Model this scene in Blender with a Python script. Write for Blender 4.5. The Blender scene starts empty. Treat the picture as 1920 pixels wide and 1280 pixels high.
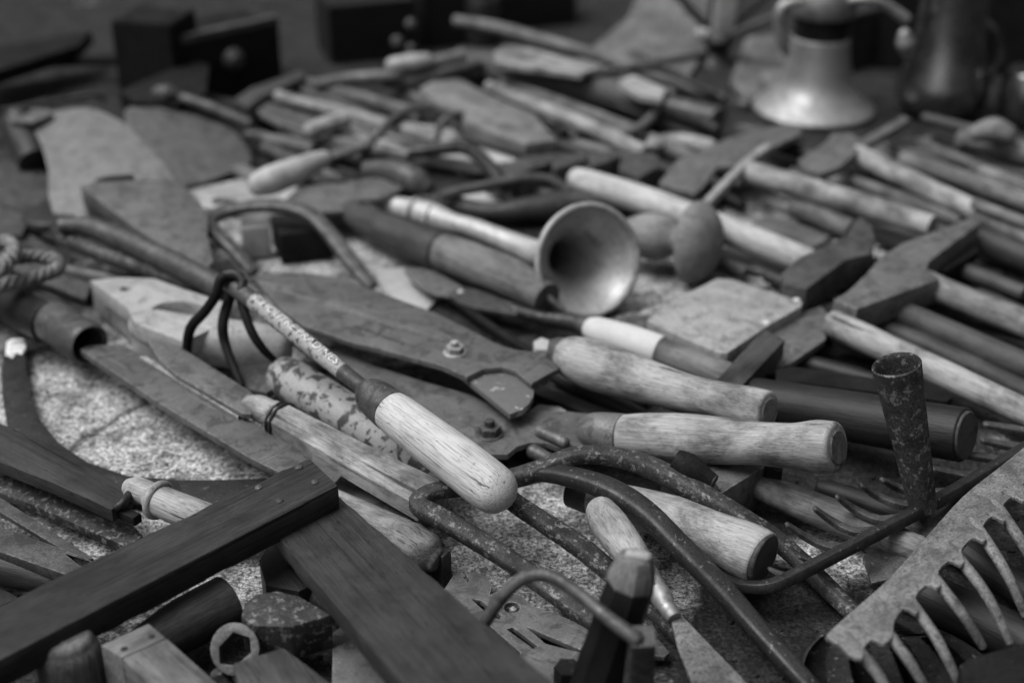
import bpy, bmesh, math, random
from mathutils import Vector, Matrix, noise
from mathutils.geometry import tessellate_polygon
R = math.radians
random.seed(7)
sc = bpy.context.scene
COL = sc.collection

# ------------------------------------------------------------------ camera
CAM_H, PITCH, LENS = 0.46, R(28.0), 50.0
cd = bpy.data.cameras.new('camera'); cam = bpy.data.objects.new('camera', cd); COL.objects.link(cam)
cam.location = (0, 0, CAM_H); cam.rotation_euler = (math.pi/2 - PITCH, 0, 0)
cd.lens = LENS; cd.sensor_width = 36.0; cd.clip_start = 0.01; cd.clip_end = 200
cd.dof.use_dof = True; cd.dof.focus_distance = 0.735; cd.dof.aperture_fstop = 4.5; cd.dof.aperture_blades = 0
sc.camera = cam
# ------------------------------------------------------------------ sky, sun, exposure (overcast, black and white)
SUN_EL, SUN_AZ = R(62), R(-100)          # azimuth measured from +Y (away from the camera) towards +X
w = bpy.data.worlds.new('World'); sc.world = w; w.use_nodes = True
nt = w.node_tree; nt.nodes.clear()
out = nt.nodes.new('ShaderNodeOutputWorld'); bg = nt.nodes.new('ShaderNodeBackground')
sky = nt.nodes.new('ShaderNodeTexSky'); sky.sky_type = 'NISHITA'; sky.sun_disc = False
sky.sun_elevation = SUN_EL; sky.sun_rotation = SUN_AZ; sky.dust_density = 4.0; sky.air_density = 1.0
bw = nt.nodes.new('ShaderNodeRGBToBW'); bg.inputs['Strength'].default_value = 0.05
# overcast luminance: the cloud layer is about three times brighter overhead than at the horizon
tcw = nt.nodes.new('ShaderNodeTexCoord'); sep = nt.nodes.new('ShaderNodeSeparateXYZ')
mr = nt.nodes.new('ShaderNodeMapRange'); mr.inputs['From Min'].default_value = 0.0; mr.inputs['From Max'].default_value = 1.0
mr.inputs['To Min'].default_value = 0.02; mr.inputs['To Max'].default_value = 1.9
mul = nt.nodes.new('ShaderNodeMath'); mul.operation = 'MULTIPLY'
dt = nt.nodes.new('ShaderNodeVectorMath'); dt.operation = 'DOT_PRODUCT'; dt.inputs[1].default_value = (-0.50, -0.83, 0.22)
mx = nt.nodes.new('ShaderNodeMath'); mx.operation = 'MAXIMUM'; mx.inputs[1].default_value = 0.0
pw = nt.nodes.new('ShaderNodeMath'); pw.operation = 'POWER'; pw.inputs[1].default_value = 14.0
add = nt.nodes.new('ShaderNodeMath'); add.operation = 'MULTIPLY_ADD'; add.inputs[1].default_value = 2.6
nt.links.new(tcw.outputs['Generated'], dt.inputs[0]); nt.links.new(dt.outputs['Value'], mx.inputs[0]); nt.links.new(mx.outputs[0], pw.inputs[0])
nt.links.new(pw.outputs[0], add.inputs[0]); nt.links.new(mr.outputs[0], add.inputs[2])
nt.links.new(tcw.outputs['Generated'], sep.inputs[0]); nt.links.new(sep.outputs['Z'], mr.inputs['Value'])
nt.links.new(sky.outputs[0], bw.inputs[0]); nt.links.new(bw.outputs[0], mul.inputs[0]); nt.links.new(add.outputs[0], mul.inputs[1])
nt.links.new(mul.outputs[0], bg.inputs['Color']); nt.links.new(bg.outputs[0], out.inputs[0])
sd = bpy.data.lights.new('sun', 'SUN'); sd.energy = 1.5; sd.angle = R(40); sd.color = (1, 1, 1)
sun = bpy.data.objects.new('sun', sd); COL.objects.link(sun)
to_sun = Vector((math.cos(SUN_EL)*math.sin(SUN_AZ), math.cos(SUN_EL)*math.cos(SUN_AZ), math.sin(SUN_EL)))
sun.rotation_euler = to_sun.to_track_quat('Z', 'Y').to_euler(); sun.location = to_sun*3
vs = sc.view_settings; vs.view_transform = 'Standard'; vs.look = 'None'; vs.gamma = 1.0; vs.exposure = 1.0; vs.use_curve_mapping = False
sc.cycles.use_denoising = True
sc.cycles.max_bounces = 5; sc.cycles.diffuse_bounces = 1; sc.cycles.glossy_bounces = 3
sc.cycles.caustics_reflective = False; sc.cycles.caustics_refractive = False

# ------------------------------------------------------------------ measuring: a photo pixel (1920 wide) meets the plane at height z
FPX = LENS/36.0*1920
FWD = Vector((0, math.cos(PITCH), -math.sin(PITCH))); UPV = Vector((0, math.sin(PITCH), math.cos(PITCH)))
EYE = Vector((0, 0, CAM_H))
def ray(px, py): return Vector((1, 0, 0))*((px-960)/FPX) + UPV*((640-py)/FPX) + FWD
def W(px, py, z=0.0):                    # z in millimetres
    d = ray(px, py); return EYE + d*((z/1000 - CAM_H)/d.z)
def WY(px, py, Y):                       # the point of that ray at world depth Y
    d = ray(px, py); return EYE + d*(Y/d.y)
def depth(p): return (p-EYE).dot(FWD)
def px2m(p, r): return r*depth(p)/FPX

# ------------------------------------------------------------------ materials (all greys: the photograph is black and white)
MATS = {}
def nodes_of(name):
    m = bpy.data.materials.new(name); m.use_nodes = True; t = m.node_tree; t.nodes.clear()
    o = t.nodes.new('ShaderNodeOutputMaterial'); b = t.nodes.new('ShaderNodeBsdfPrincipled'); t.links.new(b.outputs[0], o.inputs[0])
    MATS[name] = m
    return m, t, b
def coords(t, scale, rnd=True):
    tc = t.nodes.new('ShaderNodeTexCoord'); mp = t.nodes.new('ShaderNodeMapping'); mp.inputs['Scale'].default_value = scale
    if rnd:
        oi = t.nodes.new('ShaderNodeObjectInfo'); ml = t.nodes.new('ShaderNodeMath'); ml.operation = 'MULTIPLY'; ml.inputs[1].default_value = 37.0
        t.links.new(oi.outputs['Random'], ml.inputs[0]); t.links.new(ml.outputs[0], mp.inputs['Location'])
    t.links.new(tc.outputs['Object'], mp.inputs['Vector'])
    return mp.outputs[0]
def nz(t, vec, scale, detail=4, rough=0.6, dist=0.0):
    n = t.nodes.new('ShaderNodeTexNoise'); n.inputs['Scale'].default_value = scale; n.inputs['Detail'].default_value = detail
    n.inputs['Roughness'].default_value = rough; n.inputs['Distortion'].default_value = dist
    t.links.new(vec, n.inputs['Vector']); return n.outputs['Fac']
def ramp(t, fac, stops, mode='LINEAR'):
    r = t.nodes.new('ShaderNodeValToRGB'); e = r.color_ramp.elements; r.color_ramp.interpolation = mode
    while len(e) < len(stops): e.new(0.5)
    for k, (p, v) in enumerate(stops): e[k].position = p; e[k].color = (v, v, v, 1)
    t.links.new(fac, r.inputs[0]); return r.outputs[0]
def mix(t, a, b, fac, mode='MIX'):
    m = t.nodes.new('ShaderNodeMix'); m.data_type = 'RGBA'; m.blend_type = mode
    for sock, v in ((m.inputs[6], a), (m.inputs[7], b)):
        if isinstance(v, (int, float)): sock.default_value = (v, v, v, 1)
        else: t.links.new(v, sock)
    if isinstance(fac, (int, float)): m.inputs[0].default_value = fac
    else: t.links.new(fac, m.inputs[0])
    return m.outputs[2]
def bump(t, b, h, strength, dist=0.0006):
    n = t.nodes.new('ShaderNodeBump'); n.inputs['Strength'].default_value = strength; n.inputs['Distance'].default_value = dist
    t.links.new(h, n.inputs['Height']); t.links.new(n.outputs[0], b.inputs['Normal'])
def wood(name, base, contrast=0.5, dirt=0.5, rough=0.7, grain=650, fleck=0.8):
    m, t, b = nodes_of(name)
    g1 = nz(t, coords(t, (9, grain, grain)), 1.0, 5, 0.65, 0.4)
    g2 = nz(t, coords(t, (60, grain*2.6, grain*2.6)), 1.0, 3, 0.6)
    d1 = nz(t, coords(t, (30, 60, 60)), 1.0, 6, 0.7, 0.3)
    d2 = nz(t, coords(t, (170, 1100, 1100)), 1.0, 2, 0.5)
    d3 = nz(t, coords(t, (5, 230, 230)), 1.0, 4, 0.6, 0.5)
    c = ramp(t, g1, [(0.30, base*(1-contrast)), (0.5, base), (0.72, base*(1+contrast*0.45))])
    c = mix(t, c, ramp(t, g2, [(0.34, 0.5), (0.52, 1.0), (0.7, 1.12)]), 0.75, 'MULTIPLY')
    c = mix(t, c, ramp(t, d1, [(0.36, 1-dirt), (0.56, 1.0), (0.8, 1.12)]), 0.9, 'MULTIPLY')
    d4 = nz(t, coords(t, (14, 24, 24)), 1.0, 5, 0.6, 0.4)
    c = mix(t, c, ramp(t, d4, [(0.38, 1-dirt*0.8), (0.54, 1.0)]), 0.8, 'MULTIPLY')
    c = mix(t, c, ramp(t, d2, [(0.27, 0.12), (0.36, 1.0)]), fleck, 'MULTIPLY')
    c = mix(t, c, ramp(t, d3, [(0.315, 0.12), (0.345, 1.0)]), 0.85, 'MULTIPLY')
    t.links.new(c, b.inputs['Base Color']); b.inputs['Roughness'].default_value = rough; b.inputs['Specular IOR Level'].default_value = 0.3
    bump(t, b, mix(t, mix(t, g1, g2, 0.5), mix(t, d2, d3, 0.5), 0.4), 0.8, 0.0007)
    return m
def edge_mask(t, radius=0.0012):
    bv = t.nodes.new('ShaderNodeBevel'); bv.samples = 4; bv.inputs['Radius'].default_value = radius
    g = t.nodes.new('ShaderNodeNewGeometry'); d = t.nodes.new('ShaderNodeVectorMath'); d.operation = 'DOT_PRODUCT'
    t.links.new(bv.outputs[0], d.inputs[0]); t.links.new(g.outputs['Normal'], d.inputs[1])
    return ramp(t, d.outputs['Value'], [(0.90, 1.0), (0.985, 0.0)])
def metal(name, base, var=0.4, rough=0.5, metallic=0.35, speck=0.4, spot=0.0, spotv=0.5, sc_=1.0, bmp=0.35, rust=0.0, scratch=0.0, edge=0.0):
    m, t, b = nodes_of(name)
    v = coords(t, (1, 1, 1))
    a = nz(t, v, 45*sc_, 6, 0.65, 0.5); f = nz(t, v, 900*sc_, 3, 0.6); s = nz(t, v, 260*sc_, 4, 0.7)
    c = ramp(t, a, [(0.3, base*(1-var)), (0.5, base), (0.72, base*(1+var))])
    c = mix(t, c, ramp(t, f, [(0.3, 1-speck), (0.5, 1.0), (0.7, 1+speck)]), 0.9, 'MULTIPLY')
    h = mix(t, f, s, 0.5)
    if rust > 0:                                        # rust bloom and pits
        q = nz(t, v, 85*sc_, 8, 0.72, 0.8); p = nz(t, v, 420*sc_, 3, 0.65)
        c = mix(t, c, base*0.45, ramp(t, q, [(0.62-rust*0.2, 0.0), (0.68-rust*0.2, 0.75)]))
        c = mix(t, c, base*0.2, ramp(t, p, [(0.26, 0.9), (0.36, 0.0)]))
        h = mix(t, h, mix(t, q, p, 0.6), 0.6)
    if scratch > 0:
        z = nz(t, coords(t, (14, 700, 700)), 1.0, 3, 0.6, 0.3); z2 = nz(t, coords(t, (600, 22, 300)), 1.0, 2, 0.5, 0.2)
        c = mix(t, c, base*2.3, ramp(t, z, [(0.66, 0.0), (0.70, scratch)])); c = mix(t, c, base*2.0, ramp(t, z2, [(0.70, 0.0), (0.73, scratch)]))
    if spot > 0:
        c = mix(t, c, spotv, ramp(t, s, [(0.70-spot*0.3, 0.0), (0.74-spot*0.3, 1.0)]))
    if edge > 0:
        k = t.nodes.new('ShaderNodeMath'); k.operation = 'MULTIPLY'; t.links.new(edge_mask(t), k.inputs[0]); t.links.new(ramp(t, s, [(0.42, 0.0), (0.58, edge)]), k.inputs[1])
        c = mix(t, c, min(0.6, base*2.6), k.outputs[0])
    t.links.new(c, b.inputs['Base Color']); b.inputs['Metallic'].default_value = metallic; b.inputs['Specular IOR Level'].default_value = 0.12 if base < 0.015 else 0.4
    r = ramp(t, mix(t, a, s, 0.4), [(0.35, min(1, rough*1.35)), (0.65, rough*0.75)]); t.links.new(r, b.inputs['Roughness'])
    bump(t, b, h, bmp, 0.0006)
    return m
def chipped(name, paint, under, thr, scale=70, rough=0.55):
    m, t, b = nodes_of(name)
    v = coords(t, (1, 1, 1)); a = nz(t, v, scale, 6, 0.62, 0.6); f = nz(t, v, 700, 3, 0.6)
    p = mix(t, paint, ramp(t, f, [(0.3, paint*0.72), (0.6, paint*1.08)]), 0.8)
    u = mix(t, under, ramp(t, f, [(0.3, under*0.4), (0.7, under*1.7)]), 0.8)
    k = ramp(t, a, [(thr-0.012, 0.0), (thr+0.012, 1.0)])
    t.links.new(mix(t, u, p, k), b.inputs['Base Color']); b.inputs['Roughness'].default_value = rough
    bump(t, b, mix(t, f, k, 0.7), 0.5, 0.0007)
    return m
wood('wood_smooth', 0.47, 0.10, 0.18, 0.5, 500, 0.8); wood('wood_pale', 0.46, 0.25, 0.4); wood('wood_stamp', 0.22, 0.2, 0.4); wood('wood_light', 0.335, 0.30, 0.75, grain=1000, fleck=0.6); wood('wood_mid', 0.16, 0.5, 0.6)
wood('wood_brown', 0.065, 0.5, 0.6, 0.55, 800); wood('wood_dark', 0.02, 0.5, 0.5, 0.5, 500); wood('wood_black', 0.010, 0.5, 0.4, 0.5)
wood('wood_grey', 0.19, 0.55, 0.6, 0.8, 700); wood('wood_oak', 0.038, 0.6, 0.5, 0.6, 900, 1.0)
metal('iron_black', 0.010, 0.4, 0.65, 0.0, 0.5, 0.1, 0.05); metal('iron_dark', 0.024, 0.5, 0.5, 0.2, 0.6, 0.25, 0.13, rust=0.5)
metal('iron_mid', 0.07, 0.5, 0.5, 0.25, 0.5, 0.18, 0.18, rust=0.6, scratch=0.3, edge=0.8); metal('steel', 0.135, 0.35, 0.5, 0.3, 0.25, 0.08, 0.4, rust=0.55, scratch=0.4, edge=0.8)
metal('steel_mattock', 0.15, 0.3, 0.55, 0.2, 0.3, 0.06, 0.5, rust=0.4, edge=0.8)
metal('steel_blade', 0.110, 0.38, 0.5, 0.3, 0.16, 0.08, 0.3, bmp=0.25, rust=0.5, scratch=0.65, edge=0.8); metal('steel_pale', 0.30, 0.3, 0.55, 0.2, 0.3, 0.08, 0.6, rust=0.5, scratch=0.3, edge=0.8)
metal('rust_pale', 0.135, 0.55, 0.65, 0.05, 0.6, 0.36, 0.045, bmp=0.6, rust=0.4, edge=0.8); metal('scrap_white', 0.32, 0.2, 0.8, 0.0, 0.2)
metal('rust_dark', 0.035, 0.7, 0.6, 0.1, 0.8, 0.45, 0.15, bmp=0.7, rust=0.5)
metal('brass', 0.30, 0.25, 0.55, 0.75, 0.12, bmp=0.12, rust=0.3); metal('copper_dark', 0.20, 0.5, 0.24, 0.95, 0.2, bmp=0.1, rust=0.4)
metal('horn_metal', 0.40, 0.3, 0.45, 0.25, 0.35, 0.25, 0.15, rust=0.3); metal('pale_paint', 0.30, 0.3, 0.5, 0.0, 0.25, 0.15, 0.12, rust=0.3)
metal('white_wrap', 0.47, 0.08, 0.8, 0.0, 0.1); metal('rope_fibre', 0.15, 0.5, 0.9, 0.0, 0.8)
chipped('paint_chipped', 0.30, 0.045, 0.475, 120); chipped('label_paint', 0.27, 0.05, 0.44, 260); chipped('blade_chipped', 0.105, 0.28, 0.385, 110)
chipped('white_chipped', 0.7, 0.12, 0.42, 110); chipped('lettering', 0.62, 0.2, 0.41, 420); metal('stamp', 0.05, 0.2, 0.7, 0.0, 0.2)
def stone():
    m, t, b = nodes_of('granite')
    tc = t.nodes.new('ShaderNodeTexCoord'); v = tc.outputs['Object']
    f = nz(t, v, 480, 4, 0.75); g = nz(t, v, 170, 5, 0.75, 0.3); s = nz(t, v, 11, 6, 0.65, 0.5); q = nz(t, v, 45, 5, 0.7)
    vo = t.nodes.new('ShaderNodeTexVoronoi'); vo.inputs['Scale'].default_value = 380; t.links.new(v, vo.inputs['Vector'])
    c = ramp(t, f, [(0.36, 0.04), (0.46, 0.24), (0.56, 0.5), (0.68, 0.7)])
    c = mix(t, c, ramp(t, vo.outputs['Color'], [(0.0, 0.3), (0.5, 1.0), (1.0, 1.3)]), 0.6, 'MULTIPLY')
    c = mix(t, c, ramp(t, g, [(0.40, 0.22), (0.5, 1.0)]), 0.75, 'MULTIPLY')
    # clean pale stretches of the slab, elsewhere dirt plus painted-in shade of the gaps
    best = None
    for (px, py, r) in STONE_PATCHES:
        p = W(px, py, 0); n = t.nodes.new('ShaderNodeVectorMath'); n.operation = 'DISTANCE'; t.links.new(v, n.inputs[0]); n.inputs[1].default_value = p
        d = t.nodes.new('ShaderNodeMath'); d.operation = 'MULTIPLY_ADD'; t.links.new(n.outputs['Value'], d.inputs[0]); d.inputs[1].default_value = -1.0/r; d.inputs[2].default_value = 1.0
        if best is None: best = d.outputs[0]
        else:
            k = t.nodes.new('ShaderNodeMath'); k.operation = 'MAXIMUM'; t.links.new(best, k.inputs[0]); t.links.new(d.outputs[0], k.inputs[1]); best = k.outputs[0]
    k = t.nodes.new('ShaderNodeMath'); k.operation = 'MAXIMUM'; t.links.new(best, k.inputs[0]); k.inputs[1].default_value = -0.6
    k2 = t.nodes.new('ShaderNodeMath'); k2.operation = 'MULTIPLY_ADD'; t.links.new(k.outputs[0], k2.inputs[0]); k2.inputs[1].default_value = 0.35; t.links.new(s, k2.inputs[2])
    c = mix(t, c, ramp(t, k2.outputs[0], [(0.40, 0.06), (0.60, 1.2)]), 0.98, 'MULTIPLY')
    c = mix(t, c, ramp(t, q, [(0.40, 0.22), (0.54, 1.0)]), 0.75, 'MULTIPLY')
    ve = t.nodes.new('ShaderNodeTexVoronoi'); ve.feature = 'DISTANCE_TO_EDGE'; ve.inputs['Scale'].default_value = 5.5
    wv = t.nodes.new('ShaderNodeVectorMath'); wv.operation = 'MULTIPLY_ADD'; nn = t.nodes.new('ShaderNodeTexNoise'); nn.inputs['Scale'].default_value = 30; nn.inputs['Detail'].default_value = 5
    t.links.new(v, nn.inputs['Vector']); t.links.new(nn.outputs['Color'], wv.inputs[0]); wv.inputs[1].default_value = (0.03, 0.03, 0.03); t.links.new(v, wv.inputs[2]); t.links.new(wv.outputs[0], ve.inputs['Vector'])
    c = mix(t, c, ramp(t, ve.outputs['Distance'], [(0.006, 0.2), (0.022, 1.0)]), 0.8, 'MULTIPLY')
    t.links.new(c, b.inputs['Base Color']); b.inputs['Roughness'].default_value = 0.85; b.inputs['Specular IOR Level'].default_value = 0.25
    bump(t, b, mix(t, f, g, 0.6), 0.9, 0.0018)
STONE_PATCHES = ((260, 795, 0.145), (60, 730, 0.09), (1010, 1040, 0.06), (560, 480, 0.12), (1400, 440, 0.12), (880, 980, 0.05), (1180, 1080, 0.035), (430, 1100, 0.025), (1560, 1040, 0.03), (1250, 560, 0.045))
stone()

# ------------------------------------------------------------------ builders
def tag(o, label, cat, group=None, kind=None):
    if label: o['label'] = label
    if cat: o['category'] = cat
    if group: o['group'] = group
    if kind: o['kind'] = kind
    return o
def thing(name, label, cat, at, group=None):
    o = bpy.data.objects.new(name, None); COL.objects.link(o); o.empty_display_size = 0.02
    p = W(*at) if not isinstance(at, Vector) else at
    o.location = (p.x, p.y, 0.0)
    return tag(o, label, cat, group)
def world_mat(o):
    return world_mat(o.parent) @ o.matrix_basis if o.parent else o.matrix_basis.copy()
def link(name, bm, mat, frame, parent=None, angle=38):
    inv = frame.inverted()
    for v in bm.verts: v.co = inv @ v.co
    bmesh.ops.recalc_face_normals(bm, faces=bm.faces)
    me = bpy.data.meshes.new(name); bm.to_mesh(me); bm.free()
    me.materials.append(MATS[mat])
    for p in me.polygons: p.use_smooth = True
    me.set_sharp_from_angle(angle=R(angle))
    o = bpy.data.objects.new(name, me); COL.objects.link(o)
    if parent is not None:
        o.parent = parent; o.matrix_basis = world_mat(parent).inverted() @ frame
    else: o.matrix_basis = frame
    return o
def frame_of(p, x):
    x = x.normalized(); z = Vector((0, 0, 1))
    if abs(x.z) > 0.95: z = Vector((0, 1, 0))
    y = z.cross(x).normalized(); z = x.cross(y)
    return Matrix.Translation(p) @ Matrix((x, y, z)).transposed().to_4x4()
def catmull(L, k):
    n = len(L); outp = []
    for i in range(n-1):
        a, b, c, d = L[max(i-1, 0)], L[i], L[i+1], L[min(i+2, n-1)]
        for j in range(k):
            s = j/k; outp.append(tuple(0.5*((2*b[q]) + (-a[q]+c[q])*s + (2*a[q]-5*b[q]+4*c[q]-d[q])*s*s + (-a[q]+3*b[q]-3*c[q]+d[q])*s**3) for q in range(len(b))))
    outp.append(tuple(L[-1])); return outp
def sweep(name, mat, P, rad, parent=None, n=20, ends=('flat', 'flat'), sec=(1, 1), box=0.0, k=5, jit=0.0, up=None, phase=0.0, hollow=0.0, angle=38):
    """a tube through world points P with radii rad (metres). box>0 squares the section, hollow>0 opens the far end by that wall"""
    if isinstance(ends, str): ends = (ends, ends)
    L = [(p.x, p.y, p.z, r) for p, r in zip(P, rad)]
    L = catmull(L, k) if len(L) > 2 else catmull(L, max(k*2, 6))
    Q = [Vector(l[:3]) for l in L]; rr = [max(l[3], 1e-4) for l in L]
    T = []
    for i in range(len(Q)):
        T.append((Q[min(i+1, len(Q)-1)] - Q[max(i-1, 0)]).normalized())
    ref = up or Vector((0, 0, 1))
    if abs(T[0].dot(ref)) > 0.9: ref = Vector((0, 1, 0)) if abs(T[0].y) < 0.9 else Vector((1, 0, 0))
    U = []
    u = (ref - T[0]*ref.dot(T[0])).normalized()
    for t in T:
        u = (u - t*u.dot(t)).normalized(); U.append(u)
    st = []                                             # stations: (pos, T, U, radius)
    def endcap(i, sgn, kind):
        r = rr[i]; o = []
        if kind == 'round':
            for a in (15, 35, 55, 72, 84): o.append((Q[i] + T[i]*sgn*r*math.sin(R(a))*0.95, T[i], U[i], r*math.cos(R(a))))
        elif kind == 'soft':
            for a in (20, 50, 75): o.append((Q[i] + T[i]*sgn*r*0.35*math.sin(R(a)), T[i], U[i], r*(0.72+0.28*math.cos(R(a)))))
            o.append((Q[i] + T[i]*sgn*r*0.36, T[i], U[i], r*0.4))
        elif kind == 'flat':
            o.append((Q[i] + T[i]*sgn*r*0.05, T[i], U[i], r*0.955)); 
        elif kind == 'worn':
            o += [(Q[i] + T[i]*sgn*r*f, T[i], U[i], r*q) for f, q in ((0.07, 0.985), (0.13, 0.94), (0.17, 0.87), (0.18, 0.80))]
        elif kind == 'point':
            o.append((Q[i] + T[i]*sgn*r*1.5, T[i], U[i], r*0.25))
        return o
    if ends[0] != 'open': st += list(reversed(endcap(0, -1, ends[0])))
    st += [(Q[i], T[i], U[i], rr[i]) for i in range(len(Q))]
    if hollow > 0:
        i = len(Q)-1
        st.append((Q[i] + T[i]*hollow*0.5, T[i], U[i], rr[i]-hollow*0.4))
        for j in range(len(Q)-1, max(len(Q)//3, 1), -1): st.append((Q[j] - T[j]*hollow*0.2, T[j], U[j], max(rr[j]-hollow, rr[j]*0.3)))
    elif ends[1] != 'open': st += endcap(len(Q)-1, 1, ends[1])
    bm = bmesh.new(); rings = []; off = Vector((random.random()*50, random.random()*50, random.random()*50))
    for (q, t, u, r) in st:
        s = t.cross(u); ring = []
        for a in range(n):
            th = 2*math.pi*a/n + phase; cx, cy = math.cos(th), math.sin(th)
            if box > 0:
                e = 1 - box*0.85
                cx = math.copysign(abs(cx)**e, cx); cy = math.copysign(abs(cy)**e, cy)
            p = q + s*(cx*r*sec[0]) + u*(cy*r*sec[1])
            if jit:
                d = noise.noise(p*55 + off)*0.7 + noise.noise(p*160 + off)*0.35
                p = p + (p-q).normalized()*d*jit*0.001
            ring.append(bm.verts.new(p))
        rings.append(ring)
    for a, b in zip(rings, rings[1:]):
        for i in range(n): bm.faces.new((a[i], a[(i+1) % n], b[(i+1) % n], b[i]))
    bm.faces.new(rings[0]); bm.faces.new(rings[-1])
    d = Q[-1]-Q[0]
    if d.length < 1e-5: d = Vector((1, 0, 0))
    return link(name, bm, mat, frame_of(Q[0], d), parent, angle)
def rod(name, mat, pts, parent=None, **kw):             # pts: (px, py, z mm, radius in photo px)
    P = [W(a[0], a[1], a[2]) for a in pts]; rad = []; last = 10
    for p, a in zip(P, pts):
        last = a[3] if len(a) > 3 else last
        rad.append(px2m(p, last))
    return sweep(name, mat, P, rad, parent, **kw)
def turned(name, mat, base, axis, prof, parent=None, **kw):   # prof: (mm along the axis, mm radius)
    axis = axis.normalized(); kw.setdefault('k', 4); kw.setdefault('n', 40)
    return sweep(name, mat, [base + axis*(h/1000) for h, r in prof], [r/1000 for h, r in prof], parent, **kw)
def smooth_loop(pts, k=5):
    n = len(pts); o = []
    for i in range(n):
        a, b, c, d = pts[i-1], pts[i], pts[(i+1) % n], pts[(i+2) % n]
        for j in range(k):
            s = j/k; o.append(tuple(0.5*((2*b[q]) + (-a[q]+c[q])*s + (2*a[q]-5*b[q]+4*c[q]-d[q])*s*s + (-a[q]+3*b[q]-3*c[q]+d[q])*s**3) for q in range(2)))
    return o
def ellipse(cx, cy, rx, ry, n=20, rot=0.0):
    o = []
    for i in range(n):
        a = 2*math.pi*i/n; x, y = rx*math.cos(a), ry*math.sin(a)
        o.append((cx + x*math.cos(rot) - y*math.sin(rot), cy + x*math.sin(rot) + y*math.cos(rot)))
    return o
def plate(name, mat, pts, z, th, parent=None, holes=(), smooth=0, bev=0.6, dome=0.0, along=None):
    """a slab: the outline pts (photo px) lies on the plane z (mm; a number or three (px,py,z) anchors), thickness th mm downwards"""
    if isinstance(z, (int, float)): o0, nrm = W(960, 640, z), Vector((0, 0, 1))
    else:
        a, b, c = [W(*q) for q in z]; o0 = a; nrm = (b-a).cross(c-a).normalized()
        if nrm.z < 0: nrm = -nrm
    def hit(p):
        d = ray(*p); return EYE + d*((o0-EYE).dot(nrm)/d.dot(nrm))
    loops = [smooth_loop(pts, smooth) if smooth else list(pts)] + [list(h) for h in holes]
    L3 = [[hit(p) for p in lp] for lp in loops]
    bm = bmesh.new(); flat = [p for lp in L3 for p in lp]
    top = [bm.verts.new(p) for p in flat]; bot = [bm.verts.new(p - nrm*(th/1000)) for p in flat]
    if len(loops) == 1:
        bm.faces.new(top); bm.faces.new(list(reversed(bot)))
    else:
        for t in tessellate_polygon(L3):
            try:
                bm.faces.new([top[i] for i in t]); bm.faces.new([bot[i] for i in reversed(t)])
            except ValueError: pass
    k = 0; rim = []
    for lp in L3:
        m = len(lp)
        for i in range(m):
            a, b = k+i, k+(i+1) % m
            try: bm.faces.new((top[a], top[b], bot[b], bot[a]))
            except ValueError: continue
            e = bm.edges.get((top[a], top[b])); rim.append(e)
            e = bm.edges.get((bot[a], bot[b])); rim.append(e)
        k += m
    bmesh.ops.recalc_face_normals(bm, faces=bm.faces)
    if bev:
        if not smooth:
            for i in range(len(L3[0])):
                e = bm.edges.get((top[i], bot[i]))
                if e: rim.append(e)
        try: bmesh.ops.bevel(bm, geom=[e for e in rim if e], offset=min(bev, th*0.3)/1000, segments=2, affect='EDGES', profile=0.6, clamp_overlap=True)
        except Exception: pass
    c = sum(L3[0], Vector())/len(L3[0])
    if along: x = W(*along[1], 0) - W(*along[0], 0)
    else:
        best = max(((L3[0][i]-L3[0][i-1]) for i in range(len(L3[0]))), key=lambda v: v.length); x = best
    x = (x - nrm*x.dot(nrm)).normalized(); y = nrm.cross(x)
    fr = Matrix.Translation(c) @ Matrix((x, y, nrm)).transposed().to_4x4()
    return link(name, bm, mat, fr, parent, 30)
def plank(name, mat, quad, z, th, parent=None, jit=0.5, ns=70, nw=14):
    """a worn board: quad = photo px of the top face (near-left, far-left, far-right, near-right along its length), displaced so its edges run uneven"""
    if isinstance(z, (int, float)): o0, nrm = W(960, 640, z), Vector((0, 0, 1))
    else:
        p, q, r = [W(*k) for k in z]; o0 = p; nrm = (q-p).cross(r-p).normalized()
        if nrm.z < 0: nrm = -nrm
    C = []
    for k in quad:
        d = ray(*k); C.append(EYE + d*((o0-EYE).dot(nrm)/d.dot(nrm)))
    A0, A1, B1, B0 = C; bm = bmesh.new(); off = Vector((random.random()*40, random.random()*40, 0)); rings = []
    th /= 1000; nh = 5
    for i in range(ns+1):
        f = i/ns; l, r = A0.lerp(B0, f), A1.lerp(B1, f); R_ = []; e = 0.0011
        sq = [(l.lerp(r, j/nw), -nrm*0) for j in range(nw+1)]
        prof = [p for p, _ in sq] + [r - nrm*th*k/nh for k in range(1, nh)] + [p - nrm*th for p, _ in reversed(sq)] + [l - nrm*th*k/nh for k in range(nh-1, 0, -1)]
        mid = l.lerp(r, 0.5) - nrm*th*0.5; m = len(prof)
        for j, p in enumerate(prof):
            corner = j in (0, nw, nw+nh, 2*nw+nh)
            v = (p-mid); k = v.normalized()
            g = noise.noise(p*40 + off)*0.6 + noise.noise(p*130 + off)*0.4
            grain = noise.noise(Vector((f*6, j*2.7, 3.1)) + off)*0.5
            p = p + k*((g*0.7 + grain*0.6)*jit/1000) - (k*(0.0005 + 0.0012*max(0, noise.noise(p*90 + off*2))) if corner else Vector())
            R_.append(bm.verts.new(p))
        rings.append(R_)
    m = len(rings[0])
    for p, q in zip(rings, rings[1:]):
        for j in range(m): bm.faces.new((p[j], p[(j+1) % m], q[(j+1) % m], q[j]))
    bm.faces.new(rings[0]); bm.faces.new(rings[-1])
    return link(name, bm, mat, frame_of(A0, B0-A0), parent, 50)
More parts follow.
